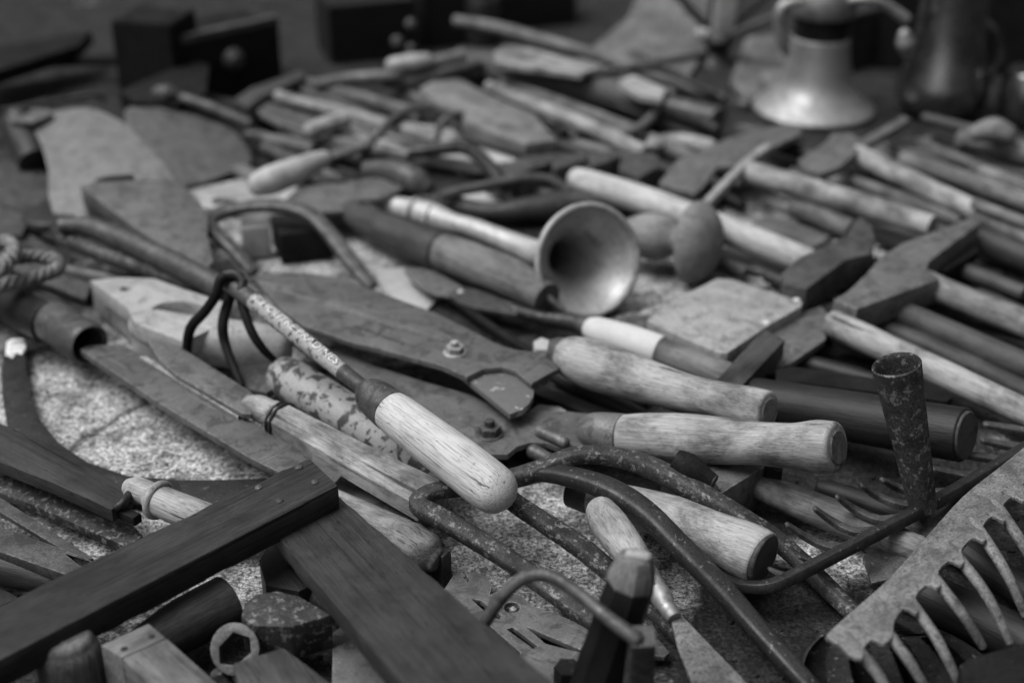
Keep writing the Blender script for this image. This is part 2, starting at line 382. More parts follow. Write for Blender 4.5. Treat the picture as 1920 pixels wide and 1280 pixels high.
def crate(name, mat, bl, br, top_y, deep, parent=None, bev=1.5):   # front bottom corners in px on the ground, px height of the front left top corner
    a, b = W(bl[0], bl[1], 0), W(br[0], br[1], 0); h = WY(bl[0], top_y, a.y).z
    x = (b-a).normalized(); y = Vector((-x.y, x.x, 0)); bm = bmesh.new()
    V = [bm.verts.new(p + Vector((0, 0, q))) for q in (0, h) for p in (a, b, b+y*deep, a+y*deep)]
    for f in ((0, 1, 2, 3), (4, 5, 6, 7), (0, 1, 5, 4), (1, 2, 6, 5), (2, 3, 7, 6), (3, 0, 4, 7)): bm.faces.new([V[i] for i in f])
    bmesh.ops.recalc_face_normals(bm, faces=bm.faces)
    bmesh.ops.bevel(bm, geom=list(bm.edges), offset=bev/1000, segments=2, affect='EDGES')
    return link(name, bm, mat, frame_of(a, x), parent, 30)
def ring(name, mat, c, axis, rmaj, rmin, parent=None, arc=(0, 360), n=36):
    axis = axis.normalized(); u = axis.orthogonal().normalized(); v = axis.cross(u); full = arc[1]-arc[0] >= 360
    bm = bmesh.new(); rings = []
    for i in range(n if full else n+1):
        a = R(arc[0] + (arc[1]-arc[0])*i/n); d = u*math.cos(a) + v*math.sin(a)
        rings.append([bm.verts.new(c + d*(rmaj + rmin*math.cos(b)) + axis*(rmin*math.sin(b))) for b in (2*math.pi*j/12 for j in range(12))])
    m = len(rings)
    for i in range(m if full else m-1):
        for j in range(12): bm.faces.new((rings[i][j], rings[i][(j+1) % 12], rings[(i+1) % m][(j+1) % 12], rings[(i+1) % m][j]))
    if not full: bm.faces.new(rings[0]); bm.faces.new(rings[-1])
    return link(name, bm, mat, frame_of(c, u), parent)
def dome(name, mat, px, py, z, rpx, parent=None, hgt=0.45, n=16):
    p = W(px, py, z); r = px2m(p, rpx)*1000
    return turned(name, mat, p - Vector((0, 0, 0.001)), Vector((0, 0, 1)), [(0, r), (1+r*hgt*0.5, r*0.85), (1+r*hgt, r*0.4)], parent, n=n, ends=('flat', 'soft'))
def hexbolt(name, mat, px, py, z, rpx, parent=None):
    p = W(px, py, z); r = px2m(p, rpx)*1000; Z = Vector((0, 0, 1))
    b = turned(name, mat, p - Vector((0, 0, 0.001)), Z, [(0, r*1.15), (1.6, r*1.15)], parent, k=2)
    turned('nut', mat, p + Vector((0, 0, 0.0006)), Z, [(0, r*0.92), (r*0.62, r*0.92)], b, n=6, k=2)
    turned('stud', mat, p + Z*(r*0.6/1000), Z, [(0, r*0.42), (r*0.55, r*0.40)], b, n=16, k=2, ends=('flat', 'soft'))
    return b
def text_mesh(s, size):
    c = bpy.data.curves.new('lettering', 'FONT'); c.body = s; c.size = size; c.resolution_u = 3
    o = bpy.data.objects.new('lettering_source', c); COL.objects.link(o)
    bpy.context.view_layer.update()
    me = bpy.data.meshes.new_from_object(o.evaluated_get(bpy.context.evaluated_depsgraph_get()))
    bpy.data.objects.remove(o); bpy.data.curves.remove(c)
    return me
def text_on_tube(name, mat, s, A, B, r, face, parent, hfrac=1.0, thick=0.00025):
    """letters wrapped round the tube A-B (radius r), facing the direction face, spread over its whole length"""
    x = (B-A).normalized(); f = (face - x*face.dot(x)).normalized(); y = f.cross(x)
    me = text_mesh(s, 0.01); bm = bmesh.new(); bm.from_mesh(me); bpy.data.meshes.remove(me)
    xs = [v.co.x for v in bm.verts]; ys = [v.co.y for v in bm.verts]
    x0, x1, y0, y1 = min(xs), max(xs), min(ys), max(ys); LL = (B-A).length; hh = r*hfrac
    bmesh.ops.triangulate(bm, faces=bm.faces)
    bmesh.ops.subdivide_edges(bm, edges=[e for e in bm.edges if e.calc_length() > 0.002], cuts=2)
    for v in bm.verts:
        a = ((v.co.y-y0)/(y1-y0)-0.5)*hh/r; rr_ = r + thick
        v.co = A + x*((v.co.x-x0)/(x1-x0)*LL) + f*(rr_*math.cos(a)) + y*(rr_*math.sin(a))
    return link(name, bm, mat, frame_of(A, x), parent)
def text_flat(name, mat, s, A, B, z, hmm, parent):
    a, b = W(*A, z), W(*B, z); x = (b-a).normalized(); y = Vector((-x.y, x.x, 0))
    me = text_mesh(s, 0.01); bm = bmesh.new(); bm.from_mesh(me); bpy.data.meshes.remove(me)
    xs = [v.co.x for v in bm.verts]; ys = [v.co.y for v in bm.verts]
    for v in bm.verts: v.co = a + x*((v.co.x-min(xs))/(max(xs)-min(xs))*(b-a).length) + y*((v.co.y-min(ys))/(max(ys)-min(ys))*hmm/1000) + Vector((0, 0, 0.00015))
    return link(name, bm, mat, frame_of(a, x), parent)

# ------------------------------------------------------------------ the setting: one stone ground sheet
bm = bmesh.new()
for v in ((-30, -30), (30, -30), (30, 60), (-30, 60)): bm.verts.new((v[0], v[1], 0))
bm.faces.new(bm.verts)
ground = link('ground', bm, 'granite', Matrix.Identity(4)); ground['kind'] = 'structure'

# ================================================================== FOREGROUND, LEFT
t = thing('oak_bracket', 'dark oak frame corner of two boards joined by four nails, across the lower left', 'frame', (560, 920, 0))
rod_top = 56
b = plank('cross_board', 'wood_oak', [(-60, 1268), (-60, 1160), (578, 857), (634, 911)], rod_top, 15, t)
for p in ((560, 876), (590, 904), (485, 914), (524, 939)): dome('nail', 'iron_mid', p[0], p[1], rod_top, 8.5, b)
plank('lower_board', 'wood_oak', [(503, 986), (628, 920), (1075, 1310), (790, 1330)], [(504, 990, 40), (634, 930, 40), (900, 1280, 74)], 11, t)

t = thing('handle_knob', 'round worn wooden knob with a carved mark standing in the lower left corner', 'knob', (150, 1290, 0))  # round knob, the end of a wooden handle
base = W(150, 1345, 0); hk = WY(150, 1203, base.y).z*1000; rk = px2m(base + Vector((0, 0, hk/1000)), 61)*1000
kn = turned('knob', 'wood_mid', base, Vector((0, 0, 1)), [(0, rk*0.86), (hk*0.35, rk*0.97), (hk*0.80, rk), (hk*0.93, rk*0.95), (hk, rk*0.84)], t, ends=('flat', 'soft'), jit=0.3)
topc = base + Vector((0, 0, hk/1000 + rk*0.84*0.36/1000))
ring('carved_arc', 'wood_mid', topc + Vector((0, 0, -0.0005)), Vector((0, 0, 1)), 0.0056, 0.0009, kn, arc=(150, 300))
me = text_mesh('m', 0.009); bm = bmesh.new(); bm.from_mesh(me)
for v in bm.verts: v.co = topc + Vector((v.co.x-0.003, v.co.y+0.0008, 0.0009))
link('carved_letter', bm, 'wood_light', frame_of(topc, Vector((1, 0, 0))), kn)

t = thing('wooden_box', 'small pale wooden box with two dark nail heads, at the bottom beside the knob', 'box', (280, 1230, 0))
plate('end_block', 'wood_mid', [(189, 1209), (279, 1168), (311, 1195), (228, 1232)], 46, 44, t, along=((189, 1209), (279, 1168)))
plate('lid', 'wood_mid', [(229.5, 1233), (313, 1196), (440, 1310), (330, 1330)], 46, 18, t, along=((260, 1210), (380, 1310)))
for p in ((284, 1193), (233, 1216)): dome('nail', 'iron_dark', p[0], p[1], 46, 8, t, 0.15)

tag(rod('wooden_log', 'wood_brown', [(262, 1222, 22, 44), (330, 1178, 22, 50), (426, 1128, 22, 52)], jit=0.5), 'thick round dark log end lying behind the pale nailed box', 'handle')
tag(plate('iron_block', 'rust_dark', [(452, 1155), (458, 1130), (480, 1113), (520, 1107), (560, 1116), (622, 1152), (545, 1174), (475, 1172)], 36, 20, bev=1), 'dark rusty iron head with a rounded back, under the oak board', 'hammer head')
t = thing('ring_wrench', 'old box wrench showing its open six-sided ring end at the bottom left', 'wrench', (440, 1225, 0))
plate('wrench_ring', 'iron_mid', ellipse(440, 1216, 46, 50, 24), [(440, 1168, 38), (396, 1240, 27), (484, 1240, 27)], 8, t, holes=[[(410, 1213), (437, 1184), (468, 1194), (471, 1222), (442, 1247), (412, 1243)]])
rod('shaft', 'iron_mid', [(408, 1258, 22, 14), (425, 1290, 14, 16), (450, 1330, 10, 16)], t, box=0.6)
tag(plate('dark_block', 'wood_dark', [(486, 1050), (522, 985), (612, 1085), (560, 1108), (498, 1096)], 22, 20), 'black block added as the shadow under the corner of the oak frame', 'block')  # black slab stands in for the shadow beneath the board
tag(plate('wood_offcut', 'wood_brown', [(437, 1243), (531, 1213), (660, 1310), (460, 1330)], 40, 16, along=((437, 1243), (480, 1310))), 'flat dark wooden board end at the bottom edge right of the ring wrench', 'board')
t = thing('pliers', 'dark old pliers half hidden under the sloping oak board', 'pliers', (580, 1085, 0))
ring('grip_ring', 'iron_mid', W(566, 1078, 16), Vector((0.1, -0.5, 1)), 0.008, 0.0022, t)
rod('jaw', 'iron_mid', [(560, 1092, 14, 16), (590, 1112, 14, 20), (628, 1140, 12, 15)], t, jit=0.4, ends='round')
tag(plate('steel_sheet', 'steel', [(624, 1185), (650, 1165), (740, 1280), (720, 1330), (622, 1320)], 16, 2), 'thin grey sheet of metal below the sloping oak board', 'metal sheet')

t = thing('pruning_saw', 'broad dark blade with a turned pale wooden handle at the left edge', 'saw', (200, 900, 0))
plate('blade', 'wood_oak', [(-40, 775), (10, 797), (125, 845), (249, 924), (209, 955), (100, 905), (-40, 850)], 32, 8, t, along=((0, 800), (240, 930)))
rod('tang', 'iron_dark', [(212, 952, 30, 8), (228, 944, 33, 8), (246, 922, 34, 8)], t)
h = rod('handle', 'wood_light', [(243, 912, 33, 17), (252, 916, 33, 24), (270, 922, 33, 25), (285, 930, 33, 24), (302, 940, 33, 30), (395, 978, 30, 33)], t, jit=0.3, ends='soft')
ring('collar', 'wood_light', W(298, 937, 33), W(340, 955, 33)-W(285, 930, 33), 0.0088, 0.0022, h)
t = thing('iron_rail', 'narrow black iron rail with a speckled dark strip below the broad dark blade', 'rail', (170, 940, 0))
rod('rail_bar', 'iron_black', [(-20, 862, 26, 10), (84, 896, 26, 10), (258, 974, 26, 10)], t, box=0.8)
plate('dark_strip', 'rust_dark', [(-30, 874), (84, 906), (250, 984), (268, 1004), (240, 1026), (60, 945), (-30, 912)], 14, 5, t)  # speckled dark strip laid below the rail
tag(plate('slotted_bar', 'iron_mid', [(-40, 970), (0, 986), (131, 1033), (176, 1053), (128, 1078), (-40, 1020)], 30, 6, holes=[[(117, 1037), (130, 1032), (170, 1052), (154, 1061)]]), 'flat dark steel bar with a rectangular slot, at the left edge', 'steel bar')
tag(plate('steel_strip', 'iron_mid', [(-40, 905), (176, 1046), (150, 1050), (-40, 935)], 20, 3), 'narrow steel strip crossing above the slotted bar at the left edge', 'steel strip')
tag(rod('broken_shaft', 'wood_dark', [(-50, 1052, 16, 36), (60, 1075, 17, 34), (112, 1090, 17, 26)], jit=0.9), 'dark broken handle end under the slotted bar', 'handle')
tag(plate('metal_plate', 'iron_dark', [(-40, 1075), (36, 1120), (-40, 1150)], 10, 4), 'dark metal plate corner poking from the left edge above the oak board', 'metal plate')

t = thing('sickle', 'large dark curved sickle blade with a worn white tip, framing bare stone at the left', 'sickle', (240, 890, 0))
plate('blade', 'iron_dark', [(47, 652), (49, 690), (56, 735), (74, 785), (112, 832), (165, 866), (237, 891), (336, 899), (401, 899), (490, 896), (560, 900), (640, 905),
      (640, 955), (540, 958), (400, 948), (250, 936), (150, 915), (85, 888), (40, 850), (14, 800), (4, 740), (2, 690), (10, 652)], 9, 2.5, t, bev=0.4)
plate('tip', 'white_chipped', [(12, 640), (22, 634), (48, 634), (48, 656), (40, 664), (32, 660), (24, 670), (10, 664)], 9.6, 3.4, t, bev=0.4)

t = thing('billhook', 'long flat dark steel blade with a round socket on a dark pole', 'billhook', (300, 730, 0))
rod('pole', 'wood_dark', [(-60, 520, 26, 44), (20, 562, 26, 44), (95, 605, 27, 42)], t, jit=0.5)
rod('socket', 'iron_mid', [(62, 578, 27, 43), (110, 610, 27, 41), (166, 645, 27, 41)], t, hollow=0.0035, ends=('flat', 'open'))
plate('blade', 'steel_blade', [(150, 655), (161, 647), (232, 645), (400, 745), (560, 843), (640, 890), (610, 928), (467, 857), (300, 756)], 27, 4.5, t, along=((160, 650), (600, 900)))

def strand(name, mat, pts, parent, r, turns):
    P = catmull([tuple(W(*p)) for p in pts], 12); P = [Vector(p) for p in P]
    for s in range(3):
        Q = []
        for i, p in enumerate(P):
            tt = (P[min(i+1, len(P)-1)]-P[max(i-1, 0)]).normalized(); u = tt.cross(Vector((0, 0, 1))).normalized(); v = u.cross(tt)
            a = 2*math.pi*(turns*i/len(P) + s/3); Q.append(p + (u*math.cos(a)+v*math.sin(a))*r*0.95)
        sweep(name, mat, Q, [r]*len(Q), parent, n=9, k=1, jit=0.5, ends='round')
t = thing('rope', 'knotted thick pale rope at the left edge on the dark pole', 'rope', (50, 500, 0))
strand('strand', 'rope_fibre', [(-30, 548, 48), (20, 530, 50), (70, 518, 50), (106, 505, 50), (104, 488, 54), (60, 480, 58), (10, 487, 60), (-30, 500, 58)], t, 0.0027, 7)
strand('strand', 'rope_fibre', [(-30, 470, 62), (10, 452, 64), (24, 468, 66), (8, 500, 66), (-30, 515, 64)], t, 0.0027, 4)

t = thing('hand_plane', 'pale smooth tool body with a scooped thumb hollow behind the claw tines', 'plane', (330, 620, 0))
plate('body_top', 'pale_paint', [(168, 525), (225, 519), (289, 521), (345, 541), (430, 568), (420, 605), (345, 640), (252, 606), (240, 578)], 38, 12, t,
      holes=[ellipse(336, 579, 50, 15, 18), ellipse(235, 541, 10, 4, 10)], bev=1.2)
plate('body_base', 'pale_paint', [(170, 531), (280, 530), (420, 575), (430, 610), (345, 650), (252, 614), (240, 588)], 25.9, 22, t, bev=0.8)
rod('rounded_nose', 'pale_paint', [(268, 607, 24, 32), (345, 632, 24, 44), (440, 645, 24, 46), (528, 655, 22, 43)], t, ends='soft')

# ------------------------------------------------------------------ the claw cultivator: the sharpest thing in the picture
t = thing('hand_cultivator', 'hand claw with bent iron tines, white lettered band and smooth pale wooden handle', 'garden claw', (700, 740, 0))
A, B = W(432, 530, 76), W(700, 742, 62)
sh = rod('shaft', 'iron_mid', [(430, 529, 76, 17), (480, 569, 73, 17), (700, 742, 62, 15)], t, jit=0.15)
LA, LB = A.lerp(B, 0.185), A.lerp(B, 0.805)
r0, r1 = px2m(LA, 17.2), px2m(LB, 15.6)
sweep('paint_band', 'label_paint', [LA, LB], [r0+0.00015, r1+0.00015], t, k=4, jit=0.1)
face = (EYE - LA.lerp(LB, 0.5)).normalized() + Vector((0.25, 0.12, 0.35))
text_on_tube('lettering', 'lettering', 'C.HOUTRE PRADINES', LA.lerp(LB, 0.03), LA.lerp(LB, 0.97), (r0+r1)/2+0.0004, face, t, 0.8, 0.0003)
for pts in ([(446, 524, 80, 9), (428, 518, 83, 9), (413, 524, 82, 9), (405, 553, 72, 9.5), (384, 584, 60, 10), (357, 616, 46, 10), (348, 668, 26, 9)],
            [(440, 535, 74, 9), (430, 561, 66, 10), (418, 606, 54, 10), (424, 650, 40, 9), (453, 722, 24, 7)],
            [(448, 540, 76, 8), (455, 572, 68, 9), (471, 620, 56, 9), (494, 655, 44, 8), (516, 676, 34, 6)]):
    rod('tine', 'iron_black', pts, t, n=12, ends=('round', 'round'), jit=0.15)
rod('crown', 'iron_dark', [(412, 528, 80, 8), (424, 515, 84, 9), (442, 514, 85, 9), (455, 526, 82, 9), (452, 542, 78, 8)], t, n=12, ends='round')
rod('ferrule', 'rust_pale' if 0 else 'iron_mid', [(688, 733, 62, 24), (695, 739, 62, 33), (706, 748, 61, 37), (734, 770, 60, 40.5)], t, jit=0.25, ends=('soft', 'flat'), n=36)
rod('handle', 'wood_smooth', [(734.5, 770.5, 60, 39), (760, 790, 59, 42), (840, 850, 56, 46), (900, 897, 53, 48.5), (925, 916, 52, 47)], t, n=40, ends=('flat', 'round'), jit=0.25)

t = thing('painted_pipe', 'round dark pipe with flaking white paint beside the wired octagonal handle', 'pipe', (620, 740, 0))
rod('tube', 'paint_chipped', [(526, 700, 25, 30), (536, 706, 25, 38), (600, 745, 25, 40), (740, 832, 23, 38), (845, 900, 20, 36)], t, n=32, jit=0.3, ends='soft')
tag(plate('metal_offcut', 'iron_mid', [(445, 690), (512, 678), (540, 712), (500, 735), (462, 728)], 22, 5), 'small dark angled plate under the claw tine tips', 'metal plate')

t = thing('long_file', 'flat steel blade with a weathered octagonal wooden handle bound by two wires', 'file', (560, 790, 0))
plate('blade', 'steel', [(275, 636), (339, 651), (463, 729), (490, 752), (470, 776), (453, 774), (330, 702), (300, 676)], 33, 3.5, t)
rod('bolster', 'wood_light', [(462, 755, 32, 15), (485, 764, 32, 24), (515, 780, 32, 26)], t, jit=0.4)
h = rod('handle', 'wood_light', [(508, 776, 31, 27), (520, 783, 31, 31), (545, 797, 31, 34), (670, 866, 29, 40), (812, 943, 26, 47)], t, n=8, phase=R(22.5), jit=0.25, k=6, angle=25)
for p in (((523, 785, 31), 32), ((531, 789, 31), 34)):
    c = W(*p[0]); ring('wire_binding', 'iron_dark', c, W(670, 866, 29)-c, px2m(c, p[1])+0.0002, 0.0009, h)
tag(plate('steel_rule', 'steel_pale', [(262, 668), (274, 668), (452, 772), (446, 781)], 29.5, 2.2, bev=0.2), 'thin bright steel strip lying on the long flat blade', 'steel strip')

t = thing('broken_stick', 'weathered stick with a gnarled knotty end under the sloping oak board', 'stick', (760, 1020, 0))
rod('shaft', 'wood_light', [(600, 935, 20, 30), (680, 972, 20, 32), (760, 1010, 20, 36)], t, jit=0.9)
rod('gnarled_end', 'wood_grey', [(752, 1008, 20, 38), (775, 1022, 20, 42), (800, 1040, 19, 38), (815, 1050, 18, 28)], t, jit=4.5, ends='soft', n=28)
tag(plate('iron_wedge', 'iron_dark', [(770, 975), (800, 990), (846, 1030), (830, 1045), (790, 1015)], 22, 20), 'small dark iron block against the gnarled stick end', 'iron block')
tag(plate('emery_sheet', 'steel', [(590, 868), (690, 905), (800, 965), (815, 1000), (700, 985), (600, 930)], 13, 3), 'grey gritty sheet between the octagonal handle and the oak frame', 'emery sheet')

# ------------------------------------------------------------------ hedge shears
t = thing('hedge_shears', 'large open hedge shears with two bolted grey blades and two turned wooden handles', 'shears', (950, 740, 0))
blade = plate('blade', 'steel_blade', [(474, 517), (520, 511), (570, 511), (640, 521), (704, 544), (815, 585), (890, 622), (925, 641), (962, 654), (1000, 659), (1045, 652), (1048, 690), (1030, 699), (996, 719),
      (965, 694), (942, 687), (905, 691), (875, 706), (828, 685), (707, 652), (663, 642), (595, 619), (569, 610), (526, 579), (483, 529)], 38, 4, t, bev=0.9, along=((480, 520), (900, 660)))
hexbolt('bolt', 'steel_pale', 853, 661, 38, 19, blade)
text_flat('stamp', 'stamp', 'FORGE', (708, 609), (736, 620), 38.2, 3.0, blade)
text_flat('stamp', 'stamp', 'ACIER TREMPE', (660, 612), (756, 647), 38.2, 3.4, blade)
plate('ground_edge', 'steel', [(480, 523), (560, 541), (700, 582), (846, 630), (846, 640), (700, 599), (560, 557), (486, 531)], 38.35, 0.6, blade, bev=0.2)
blade = plate('blade', 'steel_blade', [(500, 600), (595, 640), (700, 684), (800, 716), (880, 738), (958, 776), (985, 772), (1060, 770), (1122, 776), (1118, 836), (1057, 841), (1026, 830), (996, 828), (970, 836), (952, 851), (905, 851), (850, 826), (780, 790), (700, 740), (580, 664)], 22, 4, t, bev=0.9, along=((500, 590), (950, 800)))
hexbolt('bolt', 'iron_mid', 918, 813, 22, 24, blade)
plate('heel', 'blade_chipped', [(850, 690), (890, 678), (945, 672), (1010, 694), (1028, 708), (1002, 722), (1000, 742), (992, 757), (978, 768), (956, 776)], 33.6, 4, t)
rod('stop_lug', 'steel', [(1012, 808, 25, 11), (1058, 829, 25, 11)], blade, ends='round')
rod('stop_lug', 'iron_mid', [(1000, 846, 17, 14), (1030, 860, 16, 12)], blade, ends='round')
for pts, fp in (([(1056, 666, 37, 33), (1075, 671, 38, 41), (1120, 686, 40, 47), (1200, 711, 44, 43), (1280, 734, 49, 36), (1350, 750, 53, 35), (1405, 763, 56, 39), (1436, 769, 58, 38)], [(1036, 662, 36, 28), (1042, 663, 36, 32), (1058, 667, 37, 34)]),
                ([(1164, 815, 30, 38), (1200, 817, 32, 43), (1280, 822, 38, 48), (1350, 826, 44, 45), (1410, 830, 49, 41), (1480, 835, 55, 43), (1530, 837, 59, 50), (1562, 838, 62, 49)], [(1112, 807, 26, 31), (1118, 808, 27, 36), (1166, 815, 30, 40.5)])):
    P = [W(*q[:3]) for q in pts]; rr_ = [px2m(p, q[3]) for p, q in zip(P, pts)]
    h = sweep('handle', 'wood_light', P, rr_, t, n=44, ends=('flat', 'worn'), jit=0.3)
    d = (P[-1]-P[-2]).normalized(); e = P[-1] + d*rr_[-1]*0.178
    sweep('end_grain', 'wood_mid', [e, e + d*0.0004], [rr_[-1]*0.70, rr_[-1]*0.66], h, n=32, k=2, jit=0.2)
    rod('ferrule', 'iron_mid' if fp[0][0] < 1100 else 'steel', fp, t, n=36, ends=('soft', 'flat'), jit=0.25)

# ------------------------------------------------------------------ horn
t = thing('brass_horn', 'flared metal horn with its wide round mouth turned to the viewer', 'horn', (1000, 470, 0))
M = W(1103, 489, 41); ax = Vector((0.385, -0.83, 0.31)).normalized(); rm = px2m(M, 107)
P = [W(740, 388, 13), W(800, 402, 13), W(850, 418, 13), W(900, 432, 14), M - ax*0.092, M - ax*0.066, M - ax*0.044, M - ax*0.025, M - ax*0.009, M]
rad = [0.0085, 0.0105, 0.0078, 0.0075, 0.0098, 0.0118, rm*0.345, rm*0.52, rm*0.84, rm]
sweep('bell', 'horn_metal', P, rad, t, n=56, k=7, hollow=0.0018, jit=0.25, ends=('round', 'open'), angle=60)
ring('rim', 'steel_pale', M, ax, rm-0.0012, 0.0024, t, n=64)
for f, rr_ in ((0.12, 0.0120), (0.35, 0.0100)): 
    c = W(760, 393, 13).lerp(W(900, 432, 14), f); ring('joint_ring', 'horn_metal', c, W(900, 432, 14)-W(760, 393, 13), rr_-0.002, 0.0024, t)

t = thing('banded_shaft', 'thick two-tone round wooden handle with a dark band, left of the horn', 'handle', (830, 470, 0))
rod('grip', 'wood_brown', [(655, 396, 20, 22), (700, 420, 22, 30), (770, 447, 24, 36), (824, 469, 24, 36)], t, jit=0.3)
rod('band', 'wood_dark', [(823, 468.5, 24, 35), (832, 472, 24, 35)], t, k=2)
rod('shaft', 'wood_mid', [(831, 472, 24, 36), (900, 499, 24, 39), (960, 524, 24, 39), (1000, 545, 23, 35), (1025, 560, 22, 32)], t, jit=0.3)
t = thing('turned_stamp', 'turned dark wooden stamp with a broad disc end, right of the horn', 'stamp', (1290, 475, 0))
o = W(1195, 440, 27); d = Vector((0.048, -0.026, 0.004)); L = d.length*1000
k_ = px2m(o, 1)*1000
turned('neck', 'wood_stamp', o, d, [(-14, 20*k_), (0, 38*k_), (L*0.22, 44*k_), (L*0.42, 40*k_), (L*0.58, 27*k_), (L*0.68, 30*k_)], t, jit=0.3)
turned('disc', 'wood_stamp', o, d, [(L*0.70, 38*k_), (L*0.73, 62*k_), (L*0.80, 76*k_), (L*0.92, 75*k_), (L*1.06, 62*k_), (L*1.16, 40*k_), (L*1.21, 12*k_)], t)

t = thing('secateurs', 'small open cutters with a white wrapped ferrule, below the horn', 'cutters', (950, 590, 0))
plate('blade', 'steel', [(757, 503), (800, 505), (840, 522), (874, 543), (862, 556), (820, 552), (790, 538)], 14, 2.5, t, smooth=3)
plate('jaw', 'iron_mid', [(846, 548), (870, 538), (905, 546), (940, 560), (980, 574), (968, 588), (920, 580), (870, 570)], 17, 3, t, smooth=3)
rod('shank', 'iron_dark', [(960, 580, 16, 11), (1020, 596, 16, 12), (1062, 602, 16, 17), (1102, 612, 17, 19)], t)
rod('lower_arm', 'iron_black', [(850, 560, 12, 9), (900, 598, 11, 9), (950, 632, 10, 9), (1010, 668, 9, 8)], t)
dome('rivet', 'steel_pale', 864, 547, 17, 8, t)
rod('collar', 'iron_mid', [(1095, 611, 17, 21), (1112, 616, 18, 21)], t)
rod('wrapping', 'white_wrap', [(1108, 615, 19, 21), (1125, 622, 20, 27), (1180, 640, 20, 31), (1238, 659, 20, 31)], t, jit=0.5)
rod('handle', 'wood_mid', [(1234, 658, 20, 26), (1300, 682, 20, 27), (1400, 720, 20, 28)], t, jit=0.3)

tag(plate('paper_scrap', 'scrap_white', [(702, 508), (760, 499), (776, 530), (822, 560), (800, 580), (722, 552)], 3, 2), 'bright white scrap on the stone beside the small cutters', 'scrap')
tag(plate('pale_flake', 'pale_paint', [(985, 775), (1010, 757), (1050, 762), (1080, 780), (1000, 796)], 14, 10), 'pale flake showing between the two shears blades', 'flake')
tag(plate('white_chip', 'scrap_white', [(1000, 640), (1015, 632), (1038, 640), (1034, 656), (1004, 654)], 24, 14), 'white chip behind the rear shears ferrule', 'chip')
tag(rod('dark_stick', 'wood_dark', [(1040, 700, 8, 16), (1120, 742, 9, 18), (1220, 790, 9, 18), (1330, 850, 8, 17)], jit=1.0), 'dark bark covered stick beneath the rear shears handle', 'stick')
# ================================================================== RIGHT: heads and handles
t = thing('square_hoe', 'square pale steel blade lying flat in front of the wooden stamp', 'hoe', (1360, 600, 0))
plate('blade', 'steel_pale', [(1213, 600), (1265, 561), (1345, 521), (1370, 523), (1506, 565), (1502, 574), (1441, 609), (1364, 661), (1350, 661), (1285, 634)], 28, 13, t, bev=1.2)
for p in ((1494, 562), (1438, 604)): dome('rivet', 'white_wrap', p[0], p[1], 28, 8, t, 0.3)
t = thing('adze', 'heavy adze head with a curled edge and an open eye, behind the square blade', 'adze', (1560, 500, 0))
plate('head', 'iron_mid', [(1465, 512), (1500, 480), (1559, 456), (1588, 440), (1600, 420), (1612, 404), (1634, 420), (1641, 448), (1634, 474), (1584, 487), (1512, 541), (1470, 532)], 37, 24, t, bev=1.5)
plate('eye', 'wood_brown', [(1524, 548), (1552, 516), (1600, 482), (1614, 486), (1606, 506), (1550, 540)], [(1515, 546, 16.5), (1586, 494, 16.5), (1583.6, 489, 36)], 2, t, bev=0.2)
t = thing('peen_hammer', 'steel hammer with a broad square face and a wedge peen at the right', 'hammer', (1680, 530, 0))
plate('head', 'steel', [(1562, 562), (1590, 545), (1625, 512), (1650, 482), (1692, 455), (1825, 405), (1838, 418), (1770, 468), (1742, 490), (1738, 504), (1762, 522), (1606, 579)], 40, 19, t, bev=1.6)
rod('handle', 'wood_light', [(1735, 530, 28, 25), (1800, 558, 28, 25), (1960, 622, 26, 27)], t, jit=0.3)
tag(plate('wooden_bar', 'wood_brown', [(1290, 768), (1432, 617), (1472, 636), (1340, 778)], 37, 13, along=((1300, 750), (1450, 625))), 'dark square wooden bar with a blunt end leaning on the grey plate', 'bar')
tag(plate('grey_plate', 'steel', [(1400, 660), (1465, 598), (1540, 573), (1554, 590), (1548, 636), (1480, 682), (1440, 690)], 20, 5), 'flat grey steel plate under the blunt wooden bar', 'metal plate')

G = 'hammer and axe handles laid side by side at the right'
def handle(label, mat, *pts, **kw):
    kw.setdefault('jit', 0.35); kw.setdefault('ends', 'soft')
    return tag(rod('tool_shaft', mat, list(pts), **kw), label, 'handle', G)
handle('long worn handle with a rounded end beside the upright rusty socket', 'wood_light', (1562, 606, 26, 25), (1600, 624, 26, 27), (1740, 688, 24, 27), (1960, 790, 22, 26))
handle('brown handle coming from under the square hammer face', 'wood_brown', (1655, 574, 20, 22), (1700, 592, 20, 25), (1960, 702, 20, 26))
handle('dark brown handle low between two lighter handles at the right edge', 'wood_brown', (1650, 612, 12, 18), (1750, 652, 12, 19), (1960, 752, 12, 22))
handle('slim pale handle rising to the right edge below the dark jug', 'wood_light', (1605, 291, 26, 18), (1640, 306, 26, 20), (1960, 460, 22, 21))
handle('mid grey handle behind the slim pale one at the right edge', 'wood_grey', (1694, 299, 22, 15), (1800, 334, 22, 17), (1960, 392, 22, 18))
handle('shorter grey handle at the far right, second from the jug', 'wood_grey', (1842, 324, 28, 14), (1960, 362, 28, 15))
handle('stubby dark handle under the long pale hammer handle', 'wood_mid', (1490, 390, 12, 17), (1540, 409, 13, 19), (1592, 428, 13, 18))
handle('thin handle squeezed between two thicker pale handles', 'wood_mid', (1602, 342, 12, 13), (1680, 370, 12, 14), (1800, 415, 12, 14))
handle('thick pale grip with a lump on top below the dark cup', 'wood_grey', (1800, 264, 22, 19), (1840, 268, 22, 20), (1960, 298, 22, 22))
handle('thin handle lying over its neighbours at the right edge', 'wood_mid', (1828, 382, 34, 11), (1960, 432, 34, 12))
handle('broad dark handle at the right edge above the wedge peen', 'wood_brown', (1838, 452, 18, 26), (1880, 466, 18, 27), (1960, 496, 18, 28))
